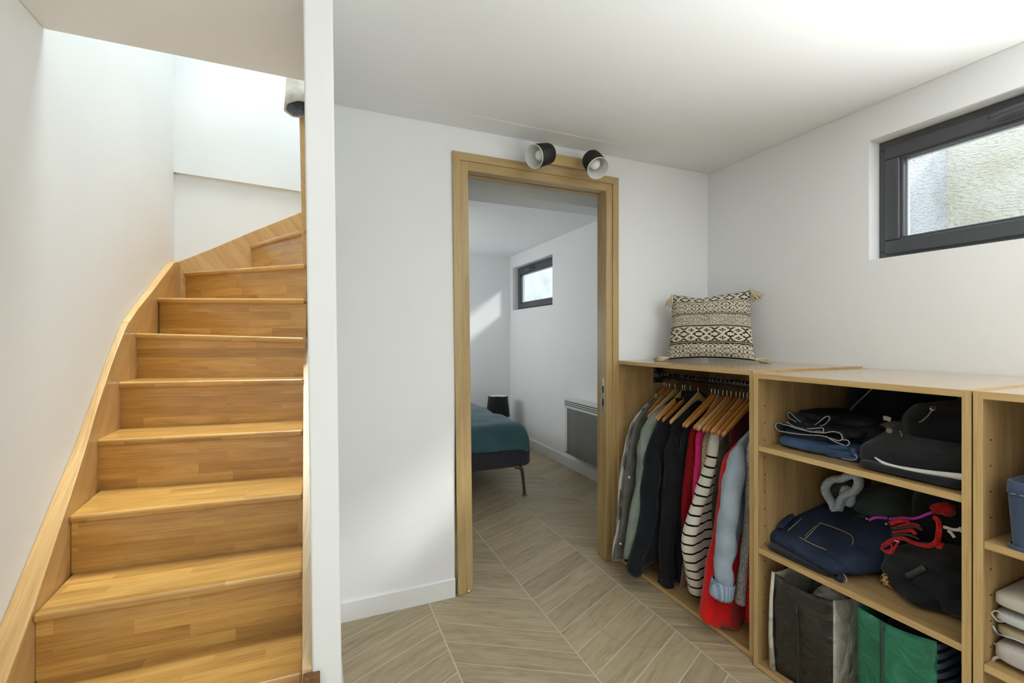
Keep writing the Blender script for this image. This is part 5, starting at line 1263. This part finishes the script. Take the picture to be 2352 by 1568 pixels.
MB().loft([bin_ring(S3 + 0.128, 0.0045), bin_ring(S3 + 0.130, 0.006), bin_ring(S3 + 0.159, 0.005), bin_ring(S3 + 0.160, 0.001), bin_ring(S3 + 0.150, -0.001)], cap=False).build('rim', M['bin_blue'], bn, smooth=True)
MB().loft([bin_ring(S3 + 0.0015, 0.004), bin_ring(S3 + 0.006, 0.006), bin_ring(S3 + 0.010, 0.001)], cap=False).build('base_piping', M['bin_blue'], bn, smooth=True)
b = MB()
for k in range(24):
    y = 0.17 + k * 0.0152; b.tube([(1.4965, y, S3 + 0.132), (1.4965, y + 0.008, S3 + 0.132)], 0.0007, 6)
o = b.build('stitching', M['seam_w'], bn); o['kind'] = 'stuff'
t = thing('leather_pouch', 'oxblood leather pouch sticking out of the blue bin', 'pouch', (1.62, 0.42, S3 + .01), None)
soft('body', M['leather'], t, (1.63, 0.435, S3 + 0.10), (0.08, 0.075, 0.096), 0.1, 0.6, 0.6, 0.003, 14, 34)
M['linen'] = cloth('natural_linen', srgb(204, 198, 184), srgb(186, 178, 162), scale=9, wrinkle=0.3)
M['linen_p'] = cloth('pink_white_cotton', srgb(204, 194, 188), srgb(188, 176, 168), scale=8, wrinkle=0.3)
def branch_mat(name, base, line, scale):
    m, nt, b = new_mat(name); L = nt.links.new
    tc = N(nt, 'ShaderNodeTexCoord'); v = N(nt, 'ShaderNodeTexVoronoi', feature='DISTANCE_TO_EDGE'); v.inputs['Scale'].default_value = scale; L(tc.outputs['Object'], v.inputs['Vector'])
    r = ramp(nt, [(0.03, line), (0.06, base)], v.outputs['Distance']); L(r.outputs[0], b.inputs['Base Color']); b.inputs['Roughness'].default_value = 0.9; return m
M['branch'] = branch_mat('beige_branch_print', srgb(184, 168, 138), srgb(40, 36, 32), 16)
M['bluecheck'] = branch_mat('white_blue_line_print', srgb(200, 200, 196), srgb(92, 104, 124), 9)
LG = 'folded linen in the right edge unit'
o8, k8 = (2230, 1330), 122 / 804
spec_ = [('linen_roll', 'pinkish white linen roll at the bottom of the linen pile', M['linen_p'], S4 + 0.030, 0.030, 41, [(300, 1300), (350, 1200), (420, 1180), (560, 1190), (800, 1250)], 'linen_p', 1.527),
         ('linen_sheet', 'beige linen with black branch print in the linen pile', M['branch'], S4 + 0.079, 0.0175, 42, [(340, 960), (400, 1010), (450, 1080), (600, 1140), (790, 1200)], 'branch', 1.54),
         ('linen_sheet', 'white linen with blue lines under the top of the pile', M['bluecheck'], S4 + 0.115, 0.0175, 43, [(330, 700), (400, 820), (480, 850), (650, 900), (800, 960)], 'bluecheck', 1.535),
         ('linen_sheet', 'natural linen with a black trimmed edge on top of the pile', M['linen'], S4 + 0.158, 0.024, 44, [(640, 550), (560, 560), (400, 480), (330, 490), (320, 530), (400, 620), (480, 640), (560, 600), (800, 680)], 'linen', 1.532)]
for nm, lb, mt_, zc, hz, sd, pts, em, xf in spec_:
    t = thing(nm, lb, 'linen', (1.74, 0.40, zc - hz), LG)
    soft('fold', mt_, t, (xf + 0.172, 0.383, zc), (0.175, 0.191, hz), 0.0, 0.5, 0.12, 0.005, 10, sd, layers=2, floor_z=S4 if sd == 41 else None)
    ribbon('hem', M[em], t, trace(pts, o8, k8, xf + 0.006), 0.0026, (1.2, 0.7))
MB().tube(smoothpath(trace([(520, 385), (620, 400), (700, 420), (800, 440)], o8, k8, 1.545), 4), 0.004, 8).build('trim', M['bag_arc'], t, smooth=True)
